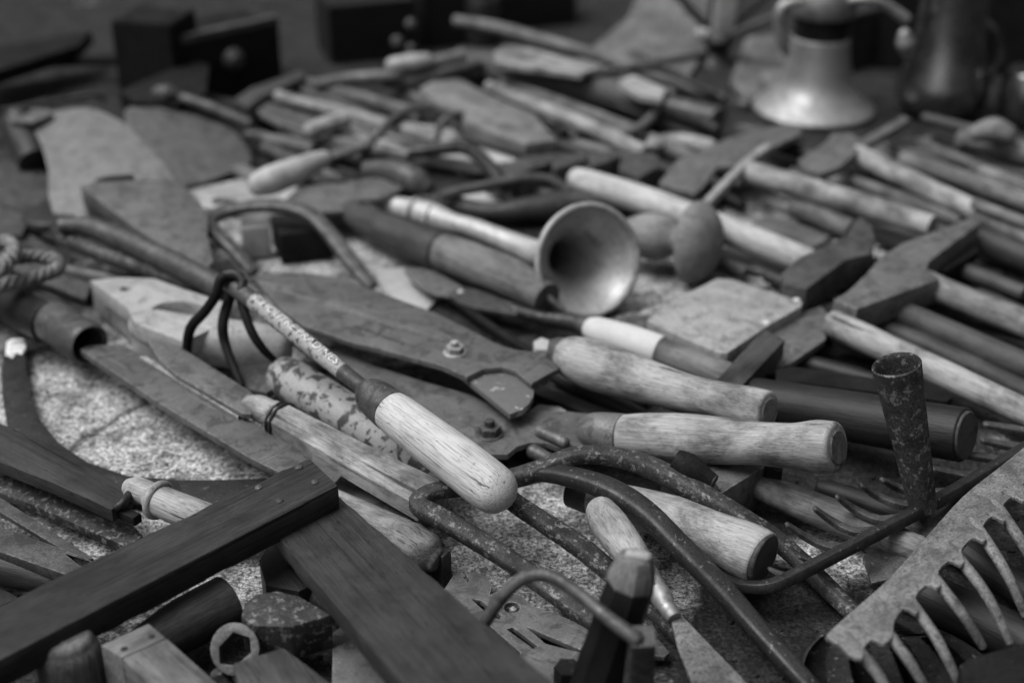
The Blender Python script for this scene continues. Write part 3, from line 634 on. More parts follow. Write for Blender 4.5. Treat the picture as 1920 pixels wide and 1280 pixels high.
handle('short dim handle between the square hammer and the broad dark one', 'wood_brown', (1795, 504, 14, 17), (1850, 524, 14, 17), (1918, 550, 14, 16))
handle('dim handle low under the hammer head at the right edge', 'wood_dark', (1700, 470, 8, 16), (1960, 570, 8, 18))
tag(rod('wood_lump', 'wood_grey', [(1830, 250, 40, 16), (1862, 244, 42, 24), (1890, 252, 40, 18)], ends='round', jit=0.6), 'rounded wooden lump resting on the thick pale grip', 'wood lump')
tag(plate('dark_wedge', 'iron_black', [(1742, 498), (1752, 486), (1832, 455), (1836, 470), (1772, 508)], 26, 8), 'thin dark wedge behind the square faced hammer', 'wedge')
t = thing('pale_hammer', 'long pale hammer handle with a cut end running from a forked steel head', 'hammer', (1500, 350, 0))
rod('handle', 'wood_light', [(1392, 322, 30, 20), (1420, 328, 30, 22), (1600, 378, 29, 22), (1748, 424, 28, 21)], t, jit=0.3)
plate('head', 'steel', [(1235, 343), (1270, 300), (1365, 258), (1470, 231), (1500, 236), (1503, 250), (1440, 280), (1395, 310), (1345, 312), (1318, 350), (1302, 362), (1262, 352)], 33, 6, t, bev=1)
rod('claw', 'steel_pale', [(1440, 278, 37, 9), (1395, 312, 35, 9), (1324, 384, 28, 9)], t, box=0.6)
t = thing('dark_shaft', 'thick dark round handle with a sawn end behind the shears handles', 'handle', (1640, 790, 0))
rod('shaft', 'wood_dark', [(1395, 748, 20, 42), (1500, 764, 26, 45), (1640, 788, 34, 49), (1806, 815, 44, 52)], t, n=36, jit=0.35)
rod('sawn_end', 'wood_brown', [(1807, 815.3, 44.1, 47), (1812, 816.2, 44.4, 46.5)], t, n=36, k=2)
tag(plate('black_bar', 'iron_black', [(1455, 692), (1490, 687), (1775, 728), (1786, 744), (1775, 752), (1500, 716), (1455, 714)], 30, 5), 'flat black iron bar behind the thick dark handle', 'iron bar')

# ------------------------------------------------------------------ rakes
t = thing('iron_rake', 'dark iron rake with curved tines and a rusty socket standing upright', 'rake', (1660, 1000, 0))
rod('rake_bar', 'iron_dark', [(1352, 1066, 16, 5), (1378, 1092, 18, 9), (1412, 1100, 21, 12), (1450, 1096, 23, 13), (1500, 1074, 25, 13), (1600, 1022, 27, 13), (1730, 954, 28, 13), (1860, 880, 28, 13), (1990, 800, 28, 13)], t, n=16, sec=(1.0, 0.85), box=0.85)
for pts in ([(1490, 1078, 21, 8.3), (1470, 1078, 24, 8.0), (1444, 1066, 26, 5.7)],
            [(1560, 1036, 22, 8.3), (1530, 1052, 22, 8.0), (1500, 1044, 26, 5.7)],
            [(1598, 1020, 24, 9.4), (1564, 1027, 25, 10.3), (1520, 1012, 28, 9.2), (1477, 984, 38, 6.9)],
            [(1640, 994, 24, 9.4), (1601, 996, 25, 10.3), (1562, 978, 28, 9.2), (1529, 954, 38, 6.9)],
            [(1690, 970, 24, 9.4), (1648, 974, 25, 10.3), (1601, 954, 28, 9.2), (1571, 932, 38, 6.9)],
            [(1735, 946, 24, 9.4), (1690, 945, 25, 10.3), (1644, 929, 28, 9.2), (1616, 910, 38, 6.9)],
            [(1775, 922, 24, 9.4), (1730, 924, 25, 10.3), (1683, 914, 28, 9.2), (1655, 900, 38, 6.9)],
            [(1830, 890, 24, 9.4), (1800, 890, 25, 10.3), (1750, 880, 30, 8.0)],
            [(1880, 862, 24, 9.4), (1850, 858, 25, 10.3), (1795, 850, 30, 8.0)],
            [(1925, 838, 24, 9.4), (1890, 836, 25, 10.3), (1845, 826, 30, 8.0)],
            [(1965, 815, 24, 9.4), (1920, 808, 25, 10.3), (1850, 796, 30, 8.0)]):
    rod('tine', 'iron_mid', pts, t, n=12, box=0.5, sec=(1, 0.7), ends=('flat', 'round'))
sb = W(1731, 952, 27); st = WY(1681, 684, sb.y + 0.004)
sk = sweep('socket', 'rust_dark', [sb, sb.lerp(st, 0.3), sb.lerp(st, 0.6), st], [px2m(sb, 26), px2m(sb, 31), px2m(st, 38), px2m(st, 46)], t, n=44, hollow=0.0016, ends=('flat', 'open'), k=8, jit=0.3)
for dx, dy in ((-6, -5), (2, -7), (-2, -2)):
    c = sb.lerp(st, 0.9) + Vector((dx/1000, dy/1000, 0)); turned('plaster_crumb', 'white_wrap', c, Vector((dx, 3, 8)), [(0, 0.5), (1.2, 1.1), (2.8, 0.5)], sk, n=8, jit=0.5)

t = thing('grey_rake', 'pale painted cast rake with long curved tines, nearest at the lower right', 'rake', (1700, 1150, 0))
gaps = [((1622, 1213), (1636, 1197), (1652, 1203)), ((1680, 1162), (1696, 1139), (1711, 1146)), ((1720, 1117), (1737, 1095), (1751, 1099)), ((1763, 1069), (1780, 1050), (1795, 1055)),
        ((1806, 1029), (1824, 1007), (1838, 1011)), ((1846, 985), (1861, 966), (1875, 974)), ((1881, 951), (1898, 930), (1912, 936)), ((1918, 912), (1934, 895), (1948, 900))]
lo = []
for k in range(len(gaps)-1, -1, -1):
    Lp, ap, Rp = gaps[k]; lo += [(Rp[0]+4, Rp[1]+2), ap, (Lp[0]-3, Lp[1])]
    q = gaps[k-1][2] if k else (1598, 1232); lo.append(((Lp[0]+q[0])/2 + 7, (Lp[1]+q[1])/2 + 9))
plate('rake_bar', 'rust_pale', [(1552, 1186), (1610, 1134), (1670, 1080), (1740, 1002), (1804, 931), (1870, 878), (1990, 790), (1990, 860)] + lo + [(1592, 1226), (1575, 1208), (1554, 1196)],
      [(1552, 1188, 50), (1870, 878, 50), (1712, 1134, 53)], 2.4, t, smooth=3, bev=0.7)
for pts in ([(1586, 1192, 49, 13.1), (1612, 1222, 50, 13.1), (1650, 1270, 44, 11.5), (1680, 1330, 34, 9.8)],
            [(1648, 1166, 49, 13.1), (1672, 1196, 50, 11.9), (1704, 1238, 44, 11.5), (1736, 1290, 32, 9.8)],
            [(1694, 1114, 49, 13.1), (1718, 1142, 50, 11.9), (1758, 1200, 43, 11.1), (1800, 1285, 27, 9.0)],
            [(1738, 1068, 49, 13.1), (1760, 1094, 50, 11.9), (1804, 1150, 43, 11.1), (1842, 1210, 27, 8.6)],
            [(1780, 1024, 49, 13.1), (1803, 1052, 50, 11.9), (1853, 1120, 43, 11.1), (1893, 1203, 27, 8.2)],
            [(1822, 978, 49, 13.1), (1844, 1006, 50, 11.9), (1888, 1076, 43, 10.7), (1922, 1152, 27, 8.2)],
            [(1860, 940, 49, 13.1), (1882, 966, 50, 11.9), (1924, 1030, 43, 10.7), (1962, 1100, 27, 8.2)],
            [(1898, 902, 49, 13.1), (1920, 928, 50, 11.9), (1974, 992, 43, 10.7)]):
    rod('tine', 'rust_pale', pts, t, n=18, sec=(1, 0.8), ends=('soft', 'round'), jit=0.2)
dome('rivet', 'iron_mid', 1648, 1196, 44, 13, t)

# ------------------------------------------------------------------ garden fork, weeder, knife
t = thing('garden_fork', 'rusty iron garden fork head with four long bent tines fanning to the lower right', 'fork', (1000, 890, 0))
rod('neck', 'rust_dark', [(900, 905, 30, 17), (960, 897, 34, 18), (1020, 880, 38, 20)], t, jit=0.3, box=0.3)
for pts in ([(985, 892, 36, 18), (1030, 872, 42, 18), (1085, 853, 46, 18), (1165, 858, 45, 19), (1255, 893, 39, 22), (1390, 970, 29, 20), (1470, 1024, 18, 19), (1560, 1110, 8, 19), (1640, 1190, 7, 16)],
            [(1000, 886, 37, 17), (1050, 889, 41, 19), (1130, 912, 44, 22), (1205, 956, 41, 23), (1275, 1024, 35, 22), (1350, 1100, 26, 22), (1430, 1190, 16, 20), (1540, 1310, 8, 18)],
            [(880, 912, 38, 17), (845, 916, 40, 17), (806, 924, 41, 17), (784, 946, 40, 18), (828, 972, 36, 19), (940, 1040, 26, 19), (1050, 1118, 16, 19), (1200, 1225, 8, 17)],
            [(940, 920, 36, 17), (970, 946, 36, 18), (1040, 992, 31, 19), (1095, 1030, 25, 20), (1160, 1085, 18, 19), (1240, 1155, 10, 18), (1330, 1250, 7, 16)]):
    rod('tine', 'iron_dark' if pts[0][0] > 990 else 'rust_dark', pts, t, n=14, box=0.55, sec=(1, 0.8), jit=0.3, ends=('flat', 'soft'))
t = thing('weeder', 'pale flared wooden handle with a dark sawn end, between the bent fork tines', 'weeder', (1300, 990, 0))
rod('ferrule', 'iron_dark', [(1070, 922, 22, 28), (1115, 934, 23, 33)], t)
rod('handle', 'wood_light', [(1112, 933, 23, 34), (1180, 948, 25, 38), (1260, 970, 26, 42), (1340, 1004, 28, 46), (1400, 1032, 28, 54), (1428, 1046, 28, 53)], t, n=36, jit=0.35)
rod('sawn_end', 'wood_brown', [(1427, 1045.5, 28, 50), (1433, 1048, 28, 49)], t, n=36, k=2, jit=0.4)
t = thing('paring_knife', 'small knife with a rounded wooden handle, metal bolster and pale rusty blade', 'knife', (1200, 1060, 0))
rod('handle', 'wood_light', [(1128, 960, 38, 30), (1142, 982, 38, 35), (1172, 1022, 36, 34), (1205, 1068, 34, 26), (1234, 1108, 31, 19)], t, n=28, ends=('round', 'flat'), jit=0.3)
rod('bolster', 'brass', [(1232, 1106, 31, 20), (1242, 1122, 30, 21), (1250, 1138, 30, 16), (1256, 1146, 29, 17), (1264, 1158, 28, 14)], t, jit=0.2)
plate('blade', 'rust_pale', [(1256, 1150), (1272, 1146), (1322, 1198), (1430, 1310), (1310, 1310), (1272, 1215)], 27, 2.4, t)

t = thing('hand_tool', 'black wooden tool with a pale pin and bent wire loop', 'hand tool', (1150, 1240, 0))
rod('post', 'wood_black', [(1102, 1340, 14, 54), (1138, 1225, 46, 50), (1170, 1130, 74, 48), (1182, 1094, 84, 46)], t, n=8, jit=0.5, angle=25)
rod('worn_head', 'wood_mid', [(1180, 1100, 82, 47), (1186, 1072, 89, 44), (1190, 1052, 94, 38)], t, n=8, jit=0.5, ends='soft', angle=25)
rod('pin', 'pale_paint', [(1182, 1040, 98, 11), (1212, 1044, 98, 11)], t, ends='round')
rod('wire_loop', 'iron_mid', [(902, 1180, 52, 12), (935, 1126, 68, 13), (980, 1084, 80, 13), (1030, 1079, 84, 13), (1085, 1112, 82, 13), (1145, 1162, 78, 14), (1192, 1196, 74, 16)], t, n=16, ends='round')
rod('steel_leg', 'iron_mid', [(1205, 1192, 74, 24), (1200, 1250, 52, 26), (1192, 1330, 26, 28)], t, n=16, box=0.8)
t = thing('slotted_plate', 'flat steel multi tool plate cut with slots, hooks and a round hole', 'steel tool', (960, 1170, 0))
plate('plate', 'steel', [(832, 1105), (846, 1084), (856, 1068), (866, 1078), (876, 1092), (880, 1088), (872, 1073), (890, 1071), (912, 1081), (923, 1096), (918, 1114), (932, 1109), (976, 1114), (998, 1135), (1043, 1149), (1112, 1182), (1114, 1219), (1093, 1219),
      (983, 1172), (1023, 1206), (1098, 1225), (1092, 1290), (1000, 1310), (940, 1235), (890, 1172), (838, 1126)], 9, 3, t,
      holes=[[(884, 1122), (900, 1124), (940, 1153), (936, 1160), (920, 1156)], [(949, 1178), (962, 1175), (1008, 1210), (1000, 1215)], [(905, 1170), (918, 1172), (976, 1222), (972, 1236), (960, 1230)], ellipse(960, 1138, 15, 10, 14)], bev=0.3)
dome('rivet', 'steel_pale', 962, 1141, 5, 9, t)
tag(turned('hex_nut', 'iron_black', W(1064, 1278, 9), Vector((0, 0, 1)), [(0, 6.5), (9, 6.5)], n=6, k=2), 'black six-sided nut at the foot of the black wooden tool', 'nut')
tag(plate('blade_tip', 'iron_mid', [(1195, 1200), (1235, 1198), (1256, 1222), (1246, 1230), (1190, 1226)], 8, 3), 'small steel tip right of the black wooden tool', 'blade tip')

# ------------------------------------------------------------------ right, middle ground
t = thing('small_axe', 'small axe with a grey head and weathered pale handle under the shears handles', 'axe', (1400, 910, 0))
plate('head', 'steel', [(1240, 885), (1300, 862), (1432, 868), (1434, 874), (1353, 924), (1342, 904), (1320, 890)], 31, 26, t)
plate('poll', 'iron_black', [(1433, 872), (1468, 876), (1466, 884), (1436, 880)], 30, 22, t)
rod('handle', 'wood_light', [(1405, 912, 16, 22), (1440, 920, 17, 26), (1540, 958, 16, 31), (1720, 1032, 14, 30)], t, jit=0.5, ends='soft')
t = thing('nozzle', 'tiny black conical nozzle tucked under the front shears handle', 'nozzle', (1310, 885, 0))
o = W(1278, 868, 44); d = W(1336, 902, 38)-o
turned('cone', 'iron_black', o, d, [(-4, 6), (3, 7.6), (9, 7.0), (15, 5.2), (19, 4.4)], t)
ring('mouth', 'iron_dark', o + d.normalized()*0.0195, d, 0.0032, 0.0012, t)
tag(rod('grooved_stick', 'wood_dark', [(1538, 916, 10, 17), (1600, 936, 11, 23), (1750, 990, 10, 22)], jit=0.8, ends='soft'), 'short dark grooved stick beyond the dark rake tines', 'stick')
tag(plate('trowel', 'iron_mid', [(1617, 1044), (1630, 1028), (1700, 985), (1800, 930), (1840, 930), (1720, 1050), (1662, 1086), (1634, 1092)], [(1617, 1044, 10), (1800, 930, 22), (1640, 1090, 9)], 2.5), 'grey trowel blade lying under the two rakes', 'trowel')
tag(rod('wooden_shaft', 'wood_dark', [(1690, 1090, 14, 42), (1800, 1145, 14, 44), (1980, 1235, 14, 46)], jit=0.6), 'thick grainy wooden shaft under the tines of the pale rake', 'shaft')
tag(rod('wooden_shaft', 'wood_dark', [(1770, 1010, 12, 30), (1860, 1070, 12, 30), (1980, 1150, 12, 32)], jit=0.5), 'dark shaft behind the pale rake tines at the right edge', 'shaft')
o = W(1690, 1310, 0); dr = px2m(o, 190)*1000
tag(turned('shovel_pan', 'iron_dark', o, Vector((0, 0.0, 1)), [(0, dr*0.8), (4, dr*0.95), (8, dr), (9.5, dr*0.97), (6.5, dr*0.8), (5.0, dr*0.4)], n=64), 'round dark metal pan under the lower tines of the pale rake', 'pan')
tag(plate('black_case', 'iron_black', [(1798, 1244), (1815, 1230), (1960, 1190), (1990, 1320), (1806, 1320)], 44, 30, bev=3), 'smooth black case in the lower right corner', 'case')

# ================================================================== UPPER LEFT
t = thing('mattock', 'broad pale grey curved hoe blade with a folded socket, at the upper left', 'hoe', (150, 300, 0))
plate('blade', 'steel_mattock', [(60, 228), (84, 214), (111, 207), (161, 201), (202, 214), (242, 238), (286, 286), (330, 340), (330, 430), (200, 430), (101, 405), (91, 322), (77, 269)], [(101, 405, 16), (330, 430, 14), (160, 202, 52)], 4, t, smooth=2)
rod('socket', 'iron_dark', [(32, 224, 44, 32), (48, 262, 32, 34), (66, 305, 20, 32)], t)
plate('lip', 'steel', [(8, 212), (40, 200), (92, 205), (100, 214), (60, 228), (20, 226)], 52, 4, t)
tag(plate('spade', 'steel_blade', [(234, 206), (262, 202), (300, 202), (345, 210), (392, 226), (432, 240), (456, 266), (472, 302), (420, 328), (345, 350), (300, 340), (250, 270)], [(345, 350, 12), (472, 302, 12), (300, 202, 42)], 4, smooth=2), 'grey rounded spade blade behind the broad hoe blades', 'spade')
t = thing('heavy_hoe', 'thick grey hoe blade with a deep dark side, in front of the broad curved one', 'hoe', (290, 400, 0))
plate('blade', 'steel', [(150, 347), (180, 340), (255, 337), (330, 338), (366, 366), (390, 400), (388, 440), (400, 490), (380, 510), (300, 458), (262, 432), (200, 386)], 43, 7, t)
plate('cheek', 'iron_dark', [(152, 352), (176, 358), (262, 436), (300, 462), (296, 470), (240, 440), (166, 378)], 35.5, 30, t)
plate('slot', 'iron_black', [(178, 336), (200, 330), (250, 327), (252, 333), (205, 338)], 43.3, 3, t, bev=0.2)
tag(plate('steel_plate', 'iron_mid', [(-40, 300), (40, 300), (95, 330), (106, 380), (60, 402), (40, 440), (-40, 440)], 14, 5), 'flat grey plate at the left edge below the folded hoe socket', 'metal plate')
tag(plate('steel_plate', 'iron_mid', [(-40, 420), (60, 440), (180, 520), (160, 560), (60, 520), (-40, 470)], 8, 4), 'dull grey plate under the two iron rods at the left edge', 'metal plate')
t = thing('iron_tongs', 'rusty iron ring with two long rods running to the claw', 'tongs', (105, 430, 0))
o = W(104, 432, 0); h = WY(104, 398, o.y).z*1000
turned('eye', 'iron_dark', o, Vector((0, 0, 1)), [(6, 24), (h*0.6, 25), (h, 24), (h+0.5, 17), (h*0.8, 15), (h*0.3, 14)], t)
rod('upper_rod', 'iron_mid', [(112, 424, 42, 15), (140, 424, 42, 17), (172, 427, 42, 20), (230, 449, 41, 22), (320, 491, 38, 23), (425, 545, 34, 23)], t, jit=0.4)
rod('lower_rod', 'rust_dark', [(112, 446, 30, 12), (150, 460, 30, 16), (230, 490, 28, 16), (310, 517, 26, 16), (410, 552, 24, 16)], t, jit=0.4)
tag(rod('bent_fork', 'iron_mid', [(476, 512, 16, 12), (440, 470, 26, 13), (400, 432, 34, 14), (392, 414, 37, 14), (418, 398, 39, 14), (470, 387, 42, 13), (530, 387, 43, 14), (580, 402, 40, 15), (620, 440, 32, 15), (655, 486, 24, 15), (698, 538, 12, 12)], n=16, box=0.5, sec=(1, 0.7), jit=0.3), 'bent iron fork forming an arch over a small pale box', 'fork')
tag(plate('pale_box', 'pale_paint', [(450, 412), (500, 409), (506, 424), (452, 428)], 28, 26), 'small pale block inside the arch of the bent fork', 'block')
tag(plate('dark_block', 'iron_black', [(506, 404), (600, 398), (622, 430), (524, 440)], 26, 24), 'black block beside the small pale block under the arch', 'block')
tag(plate('pale_board', 'wood_pale', [(330, 362), (380, 350), (470, 332), (560, 352), (620, 390), (600, 420), (480, 398), (380, 388)], 8, 6, holes=[[(396, 374), (410, 370), (445, 374), (442, 382), (400, 382)]]), 'pale thin board with a slot beside the bent fork', 'board')
t = thing('wood_chisel', 'chisel with a round pale wooden handle pointing left, above the bent fork', 'chisel', (530, 330, 0))
rod('handle', 'wood_pale', [(486, 346, 34, 23), (505, 339, 35, 27), (545, 324, 36, 26), (586, 306, 36, 20), (606, 299, 36, 17)], t, ends='round', n=28)
rod('blade', 'steel', [(604, 300, 36, 13), (640, 288, 35, 14), (690, 272, 33, 13)], t, sec=(1, 0.6))
tag(rod('peg', 'wood_light', [(584, 244, 34, 15), (605, 237, 34, 17), (642, 226, 34, 17)], ends='round'), 'short pale wooden peg above the chisel', 'peg')
t = thing('grass_shears', 'grey pointed shear blade with a fat conical pivot, above the banded handle', 'shears', (650, 370, 0))
plate('blade', 'steel', [(520, 388), (552, 358), (567, 348), (634, 344), (720, 328), (765, 330), (770, 345), (739, 360), (707, 372), (671, 374), (648, 394), (610, 398)], 26, 4, t)
rod('pivot', 'iron_mid', [(688, 318, 28, 17), (735, 322, 30, 24), (775, 338, 28, 28), (800, 352, 24, 16)], t, ends='soft')
ring('pivot_ring', 'iron_mid', W(802, 350, 22), Vector((0.2, -0.9, 0.4)), 0.005, 0.0022, t)
rod('arm', 'iron_mid', [(690, 300, 22, 13), (640, 290, 20, 13), (600, 310, 12, 12)], t)
tag(rod('small_bar', 'steel', [(650, 412, 14, 9), (680, 424, 14, 9), (712, 440, 14, 9)], box=0.7), 'short steel bar left of the banded handle', 'steel bar')
t = thing('iron_claw', 'iron claw of two arched prongs over the pale boards in the upper middle', 'claw', (760, 250, 0))
rod('prong', 'iron_mid', [(682, 280, 22, 9), (708, 252, 32, 9), (738, 224, 40, 9), (775, 205, 44, 9), (810, 203, 43, 9), (838, 214, 38, 9), (870, 220, 30, 9)], t, n=12)
rod('prong', 'iron_mid', [(864, 214, 38, 8), (845, 219, 38, 8), (826, 236, 33, 9), (810, 266, 20, 8)], t, n=12)
tag(rod('iron_hook', 'iron_dark', [(700, 290, 16, 12), (770, 286, 20, 13), (835, 278, 27, 13), (874, 278, 32, 14), (908, 302, 34, 14), (936, 338, 28, 13), (964, 386, 12, 9)], n=14, jit=0.4), 'dark iron hook curving down behind the horn', 'hook')
tag(rod('bent_rod', 'iron_mid', [(830, 368, 24, 10), (860, 358, 27, 10), (925, 346, 30, 10), (976, 335, 32, 10), (1026, 336, 30, 10), (1055, 350, 25, 10), (1085, 372, 18, 10)], n=12), 'thin bent iron rod arching behind the horn', 'rod')
tag(rod('pale_shaft', 'wood_pale', [(1084, 336, 32, 22), (1120, 348, 32, 25), (1215, 377, 31, 26), (1330, 420, 28, 27), (1450, 466, 24, 27), (1535, 500, 20, 25)], ends='round', jit=0.3, n=28), 'long very pale smooth handle behind the wooden stamp', 'handle')
tag(rod('dark_tool', 'iron_dark', [(845, 384, 12, 20), (920, 398, 13, 18), (1000, 392, 14, 26), (1090, 382, 16, 30), (1170, 388, 16, 26)], jit=0.5, ends='soft'), 'dark tool with a grey grip lying behind the horn tube', 'tool')
for lab, mat, pts, z in (('pale worn board behind the horn and the bent rod', 'wood_pale', [(840, 372), (960, 352), (1050, 352), (1100, 390), (1000, 410), (850, 400)], 4),
                         ('dark stained wooden plank on the stone between axe heads', 'wood_mid', [(1370, 440), (1440, 400), (1560, 440), (1500, 480), (1420, 500)], 4),
                         ('pale board under the long pale hammer handle', 'wood_light', [(1350, 470), (1420, 430), (1530, 470), (1500, 520), (1380, 500)], 6)):
    tag(plate('board', mat, pts, z, 3), lab, 'board')

# ================================================================== BACK: boards, rods, log
t = thing('steel_square', 'bent flat steel angle beside a grey plank near the black box', 'steel angle', (480, 190, 0))
plate('long_arm', 'steel', [(444, 188), (470, 184), (660, 238), (640, 272), (560, 252)], 22, 5, t)
plate('short_arm', 'iron_mid', [(440, 186), (470, 165), (560, 134), (576, 142), (492, 180), (464, 200)], 30, 7, t)
GB = 'boards and rods lying across the back of the heap'
def backrod(name, label, cat, mat, *pts, **kw):
    return tag(rod(name, mat, list(pts), **kw), label, cat, GB)
def backboard(label, mat, pts, z, th):
    return tag(plate('board', mat, pts, z, th), label, 'board', GB)
backrod('rod', 'slim pale wooden rod on the grey plank near the black box', 'rod', 'wood_light', (520, 180, 30, 11), (620, 206, 30, 12), (730, 236, 30, 14), (820, 258, 28, 14))
backboard('pale board under the arched claw prongs', 'wood_pale', [(620, 226), (720, 222), (860, 244), (1000, 278), (1010, 300), (900, 306), (800, 290), (690, 262)], 16, 10)
backrod('rod', 'dim grey rod between the slim pale rod and the claw prongs', 'rod', 'wood_mid', (634, 175, 22, 14), (700, 192, 22, 14), (790, 218, 22, 14))
backboard('wide grey board in the middle of the back', 'wood_grey', [(788, 164), (812, 152), (860, 148), (900, 168), (1000, 214), (1045, 262), (985, 270), (880, 236), (806, 184)], 34, 12)
backrod('rod', 'pale rod crossing in front of the dark log', 'rod', 'wood_light', (916, 164, 34, 13), (1050, 215, 33, 14), (1130, 250, 31, 15), (1212, 288, 30, 15))
backrod('rod', 'second grey rod behind the pale rod under the dark log', 'rod', 'wood_grey', (940, 158, 24, 12), (1060, 198, 24, 13), (1200, 250, 22, 14))
backboard('dim board in the gap right of the arched claw', 'wood_mid', [(960, 262), (1060, 258), (1180, 300), (1120, 330), (1000, 310)], 10, 6)
backrod('shaft_stub', 'pale handle stub left of the forked steel head', 'handle', 'wood_light', (1225, 272, 22, 15), (1270, 266, 22, 17), (1330, 275, 22, 15), ends='round')
t = thing('dark_log', 'thick dark wooden log with a pale chip at its end, across the back', 'log', (1050, 160, 0))
rod('log', 'wood_brown', [(862, 118, 24, 30), (940, 132, 25, 36), (1080, 162, 26, 38), (1236, 196, 26, 36)], t, jit=0.6, n=28)
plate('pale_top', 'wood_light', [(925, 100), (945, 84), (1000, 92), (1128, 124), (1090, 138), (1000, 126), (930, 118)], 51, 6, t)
plate('chip', 'pale_paint', [(1160, 152), (1186, 140), (1250, 166), (1240, 184), (1200, 178)], 53, 6, t)
backrod('rod', 'long thin grey rod lying behind the dark log', 'rod', 'wood_mid', (852, 40, 50, 11), (930, 52, 48, 12), (1040, 82, 44, 12), (1180, 124, 36, 12), (1330, 178, 26, 12))
backrod('pipe', 'short ridged dark pipe at the right end of the log', 'pipe', 'iron_mid', (1255, 205, 22, 24), (1300, 214, 22, 25), (1346, 226, 22, 24), box=0.3)
backrod('hook', 'dark wire hook arching over the end of the log', 'hook', 'iron_dark', (1080, 150, 40, 6), (1150, 132, 50, 7), (1200, 126, 54, 7), (1260, 136, 50, 7), (1320, 170, 38, 7), (1345, 186, 30, 8))
backrod('bracket', 'small steel bracket bent round below the log', 'bracket', 'steel', (1060, 220, 30, 8), (1130, 244, 30, 9), (1180, 248, 30, 10), (1216, 226, 32, 9), (1232, 200, 34, 8))
backrod('rod', 'bent metal bar crossing left of the log, nearest the dark crate', 'rod', 'steel', (590, 160, 30, 11), (660, 148, 32, 12), (740, 142, 34, 14), (800, 124, 38, 16), (870, 104, 44, 13))
backrod('rod', 'lower of the two metal bars left of the log', 'rod', 'iron_mid', (720, 154, 26, 13), (780, 152, 28, 12), (840, 136, 32, 12), (900, 118, 36, 10))
backrod('stub', 'pale knob end on the crossing metal bars', 'stub', 'pale_paint', (736, 122, 44, 14), (770, 118, 46, 17), (800, 114, 46, 14), ends='round')
t = thing('iron_clamp', 'row of dark iron clamp jaws with pale top edges behind the long pale handle', 'clamp', (1130, 310, 0))
for pts in ([(1034, 302), (1050, 292), (1096, 286), (1100, 300), (1040, 316)], [(1104, 290), (1164, 279), (1170, 290), (1110, 312)], [(1168, 282), (1232, 290), (1238, 312), (1200, 330), (1160, 318)]):
    plate('jaw', 'iron_mid', pts, 34, 30, t)
tag(plate('dark_plate', 'iron_mid', [(910, 318), (990, 292), (1062, 286), (1070, 292), (1010, 312), (960, 330)], 30, 22), 'dark plate with a lit top left of the clamp jaws', 'metal plate')
tag(plate('open_spanner', 'steel', [(1497, 300), (1515, 288), (1545, 270), (1562, 250), (1592, 248), (1612, 262), (1650, 242), (1694, 216), (1706, 224), (1640, 263), (1608, 284), (1575, 312), (1540, 325), (1508, 316)], 34, 7), 'grey open ended spanner in front of the flared jug', 'spanner')

# ------------------------------------------------------------------ vessels
Z = Vector((0, 0, 1))
def upright(px, py): 
    o = W(px, py, 0); return o, (lambda y: WY(px, y, o.y).z*1000), (lambda r: r*depth(o)/FPX*1000)
t = thing('flared_jug', 'bright flared metal jug with a dark neck and curved handle, upper right', 'jug', (1525, 205, 0))
o, hz, rp = upright(1525, 208)
turned('body', 'brass', o, Z, [(0, rp(104)), (3, rp(113)), (6, rp(111)), (hz(197)+3, rp(103)), (hz(180)+2, rp(87)), (hz(150), rp(68)), (hz(110), rp(58)), (hz(70), rp(53))], t, n=64, k=6)
turned('neck', 'iron_black', o, Z, [(hz(72), rp(51)), (hz(50), rp(50)), (hz(24), rp(54))], t, n=48)
turned('collar', 'brass', o, Z, [(hz(25), rp(56)), (hz(10), rp(60)), (hz(-10), rp(60)), (hz(-30), rp(54))], t, n=48)
Y = o.y
def vert(name, mat, pts, parent, Y, **kw): return sweep(name, mat, [WY(a, b_, Y + c) for a, b_, c, r in pts], [rp(r)/1000 for a, b_, c, r in pts], parent, **kw)
vert('handle', 'brass', [(1500, 4, -.03, 8), (1476, 8, -.03, 10), (1463, 22, -.03, 11), (1462, 50, -.03, 11), (1468, 80, -.03, 10), (1474, 100, -.03, 7)], t, Y, ends='round')
vert('spout', 'brass', [(1580, 4, -.02, 9), (1620, -2, -.03, 9), (1660, 10, -.03, 9), (1698, 36, -.03, 10)], t, Y, ends='round')
t = thing('dark_jug', 'tall dark glossy metal jug with a small ball knob, upper right', 'jug', (1758, 215, 0))
o, hz, rp = upright(1760, 214)
turned('body', 'copper_dark', o, Z, [(0, rp(50)), (hz(222), rp(60)) if 0 else (2, rp(58)), (10, rp(76)), (20, rp(83)), (32, rp(83)), (48, rp(76)), (66, rp(68)), (90, rp(62)), (120, rp(60)), (150, rp(66))], t, n=64, k=6)
vert('handle', 'copper_dark', [(1830, 30, 0, 9), (1862, 60, 0, 10), (1872, 110, 0, 10), (1850, 150, 0, 10)], t, o.y, ends='round')
vert('knob', 'brass', [(1696, 66, -.03, 12), (1698, 82, -.03, 17), (1700, 96, -.03, 12)], t, o.y, ends='round')
o, hz, rp = upright(1925, 232)
tag(turned('dark_cup', 'copper_dark', o, Z, [(0, rp(38)), (6, rp(52)), (18, rp(60)), (36, rp(58)), (52, rp(50))], n=48), 'dark rounded cup at the right edge beside the dark jug', 'cup')
t = thing('iron_stand', 'iron stand on a knobbly foot with splayed strips, left of the flared jug', 'stand', (1345, 110, 0))
o, hz, rp = upright(1345, 118)
turned('foot', 'iron_dark', o, Z, [(0, rp(34)), (5, rp(26)), (12, rp(18)), (20, rp(26)), (28, rp(30)), (36, rp(16))], t, jit=2.0)
vert('upright_strip', 'pale_paint', [(1352, 74, 0, 20), (1358, 40, 0, 21), (1368, -40, 0, 22)], t, o.y, sec=(1, 0.3), box=0.7)
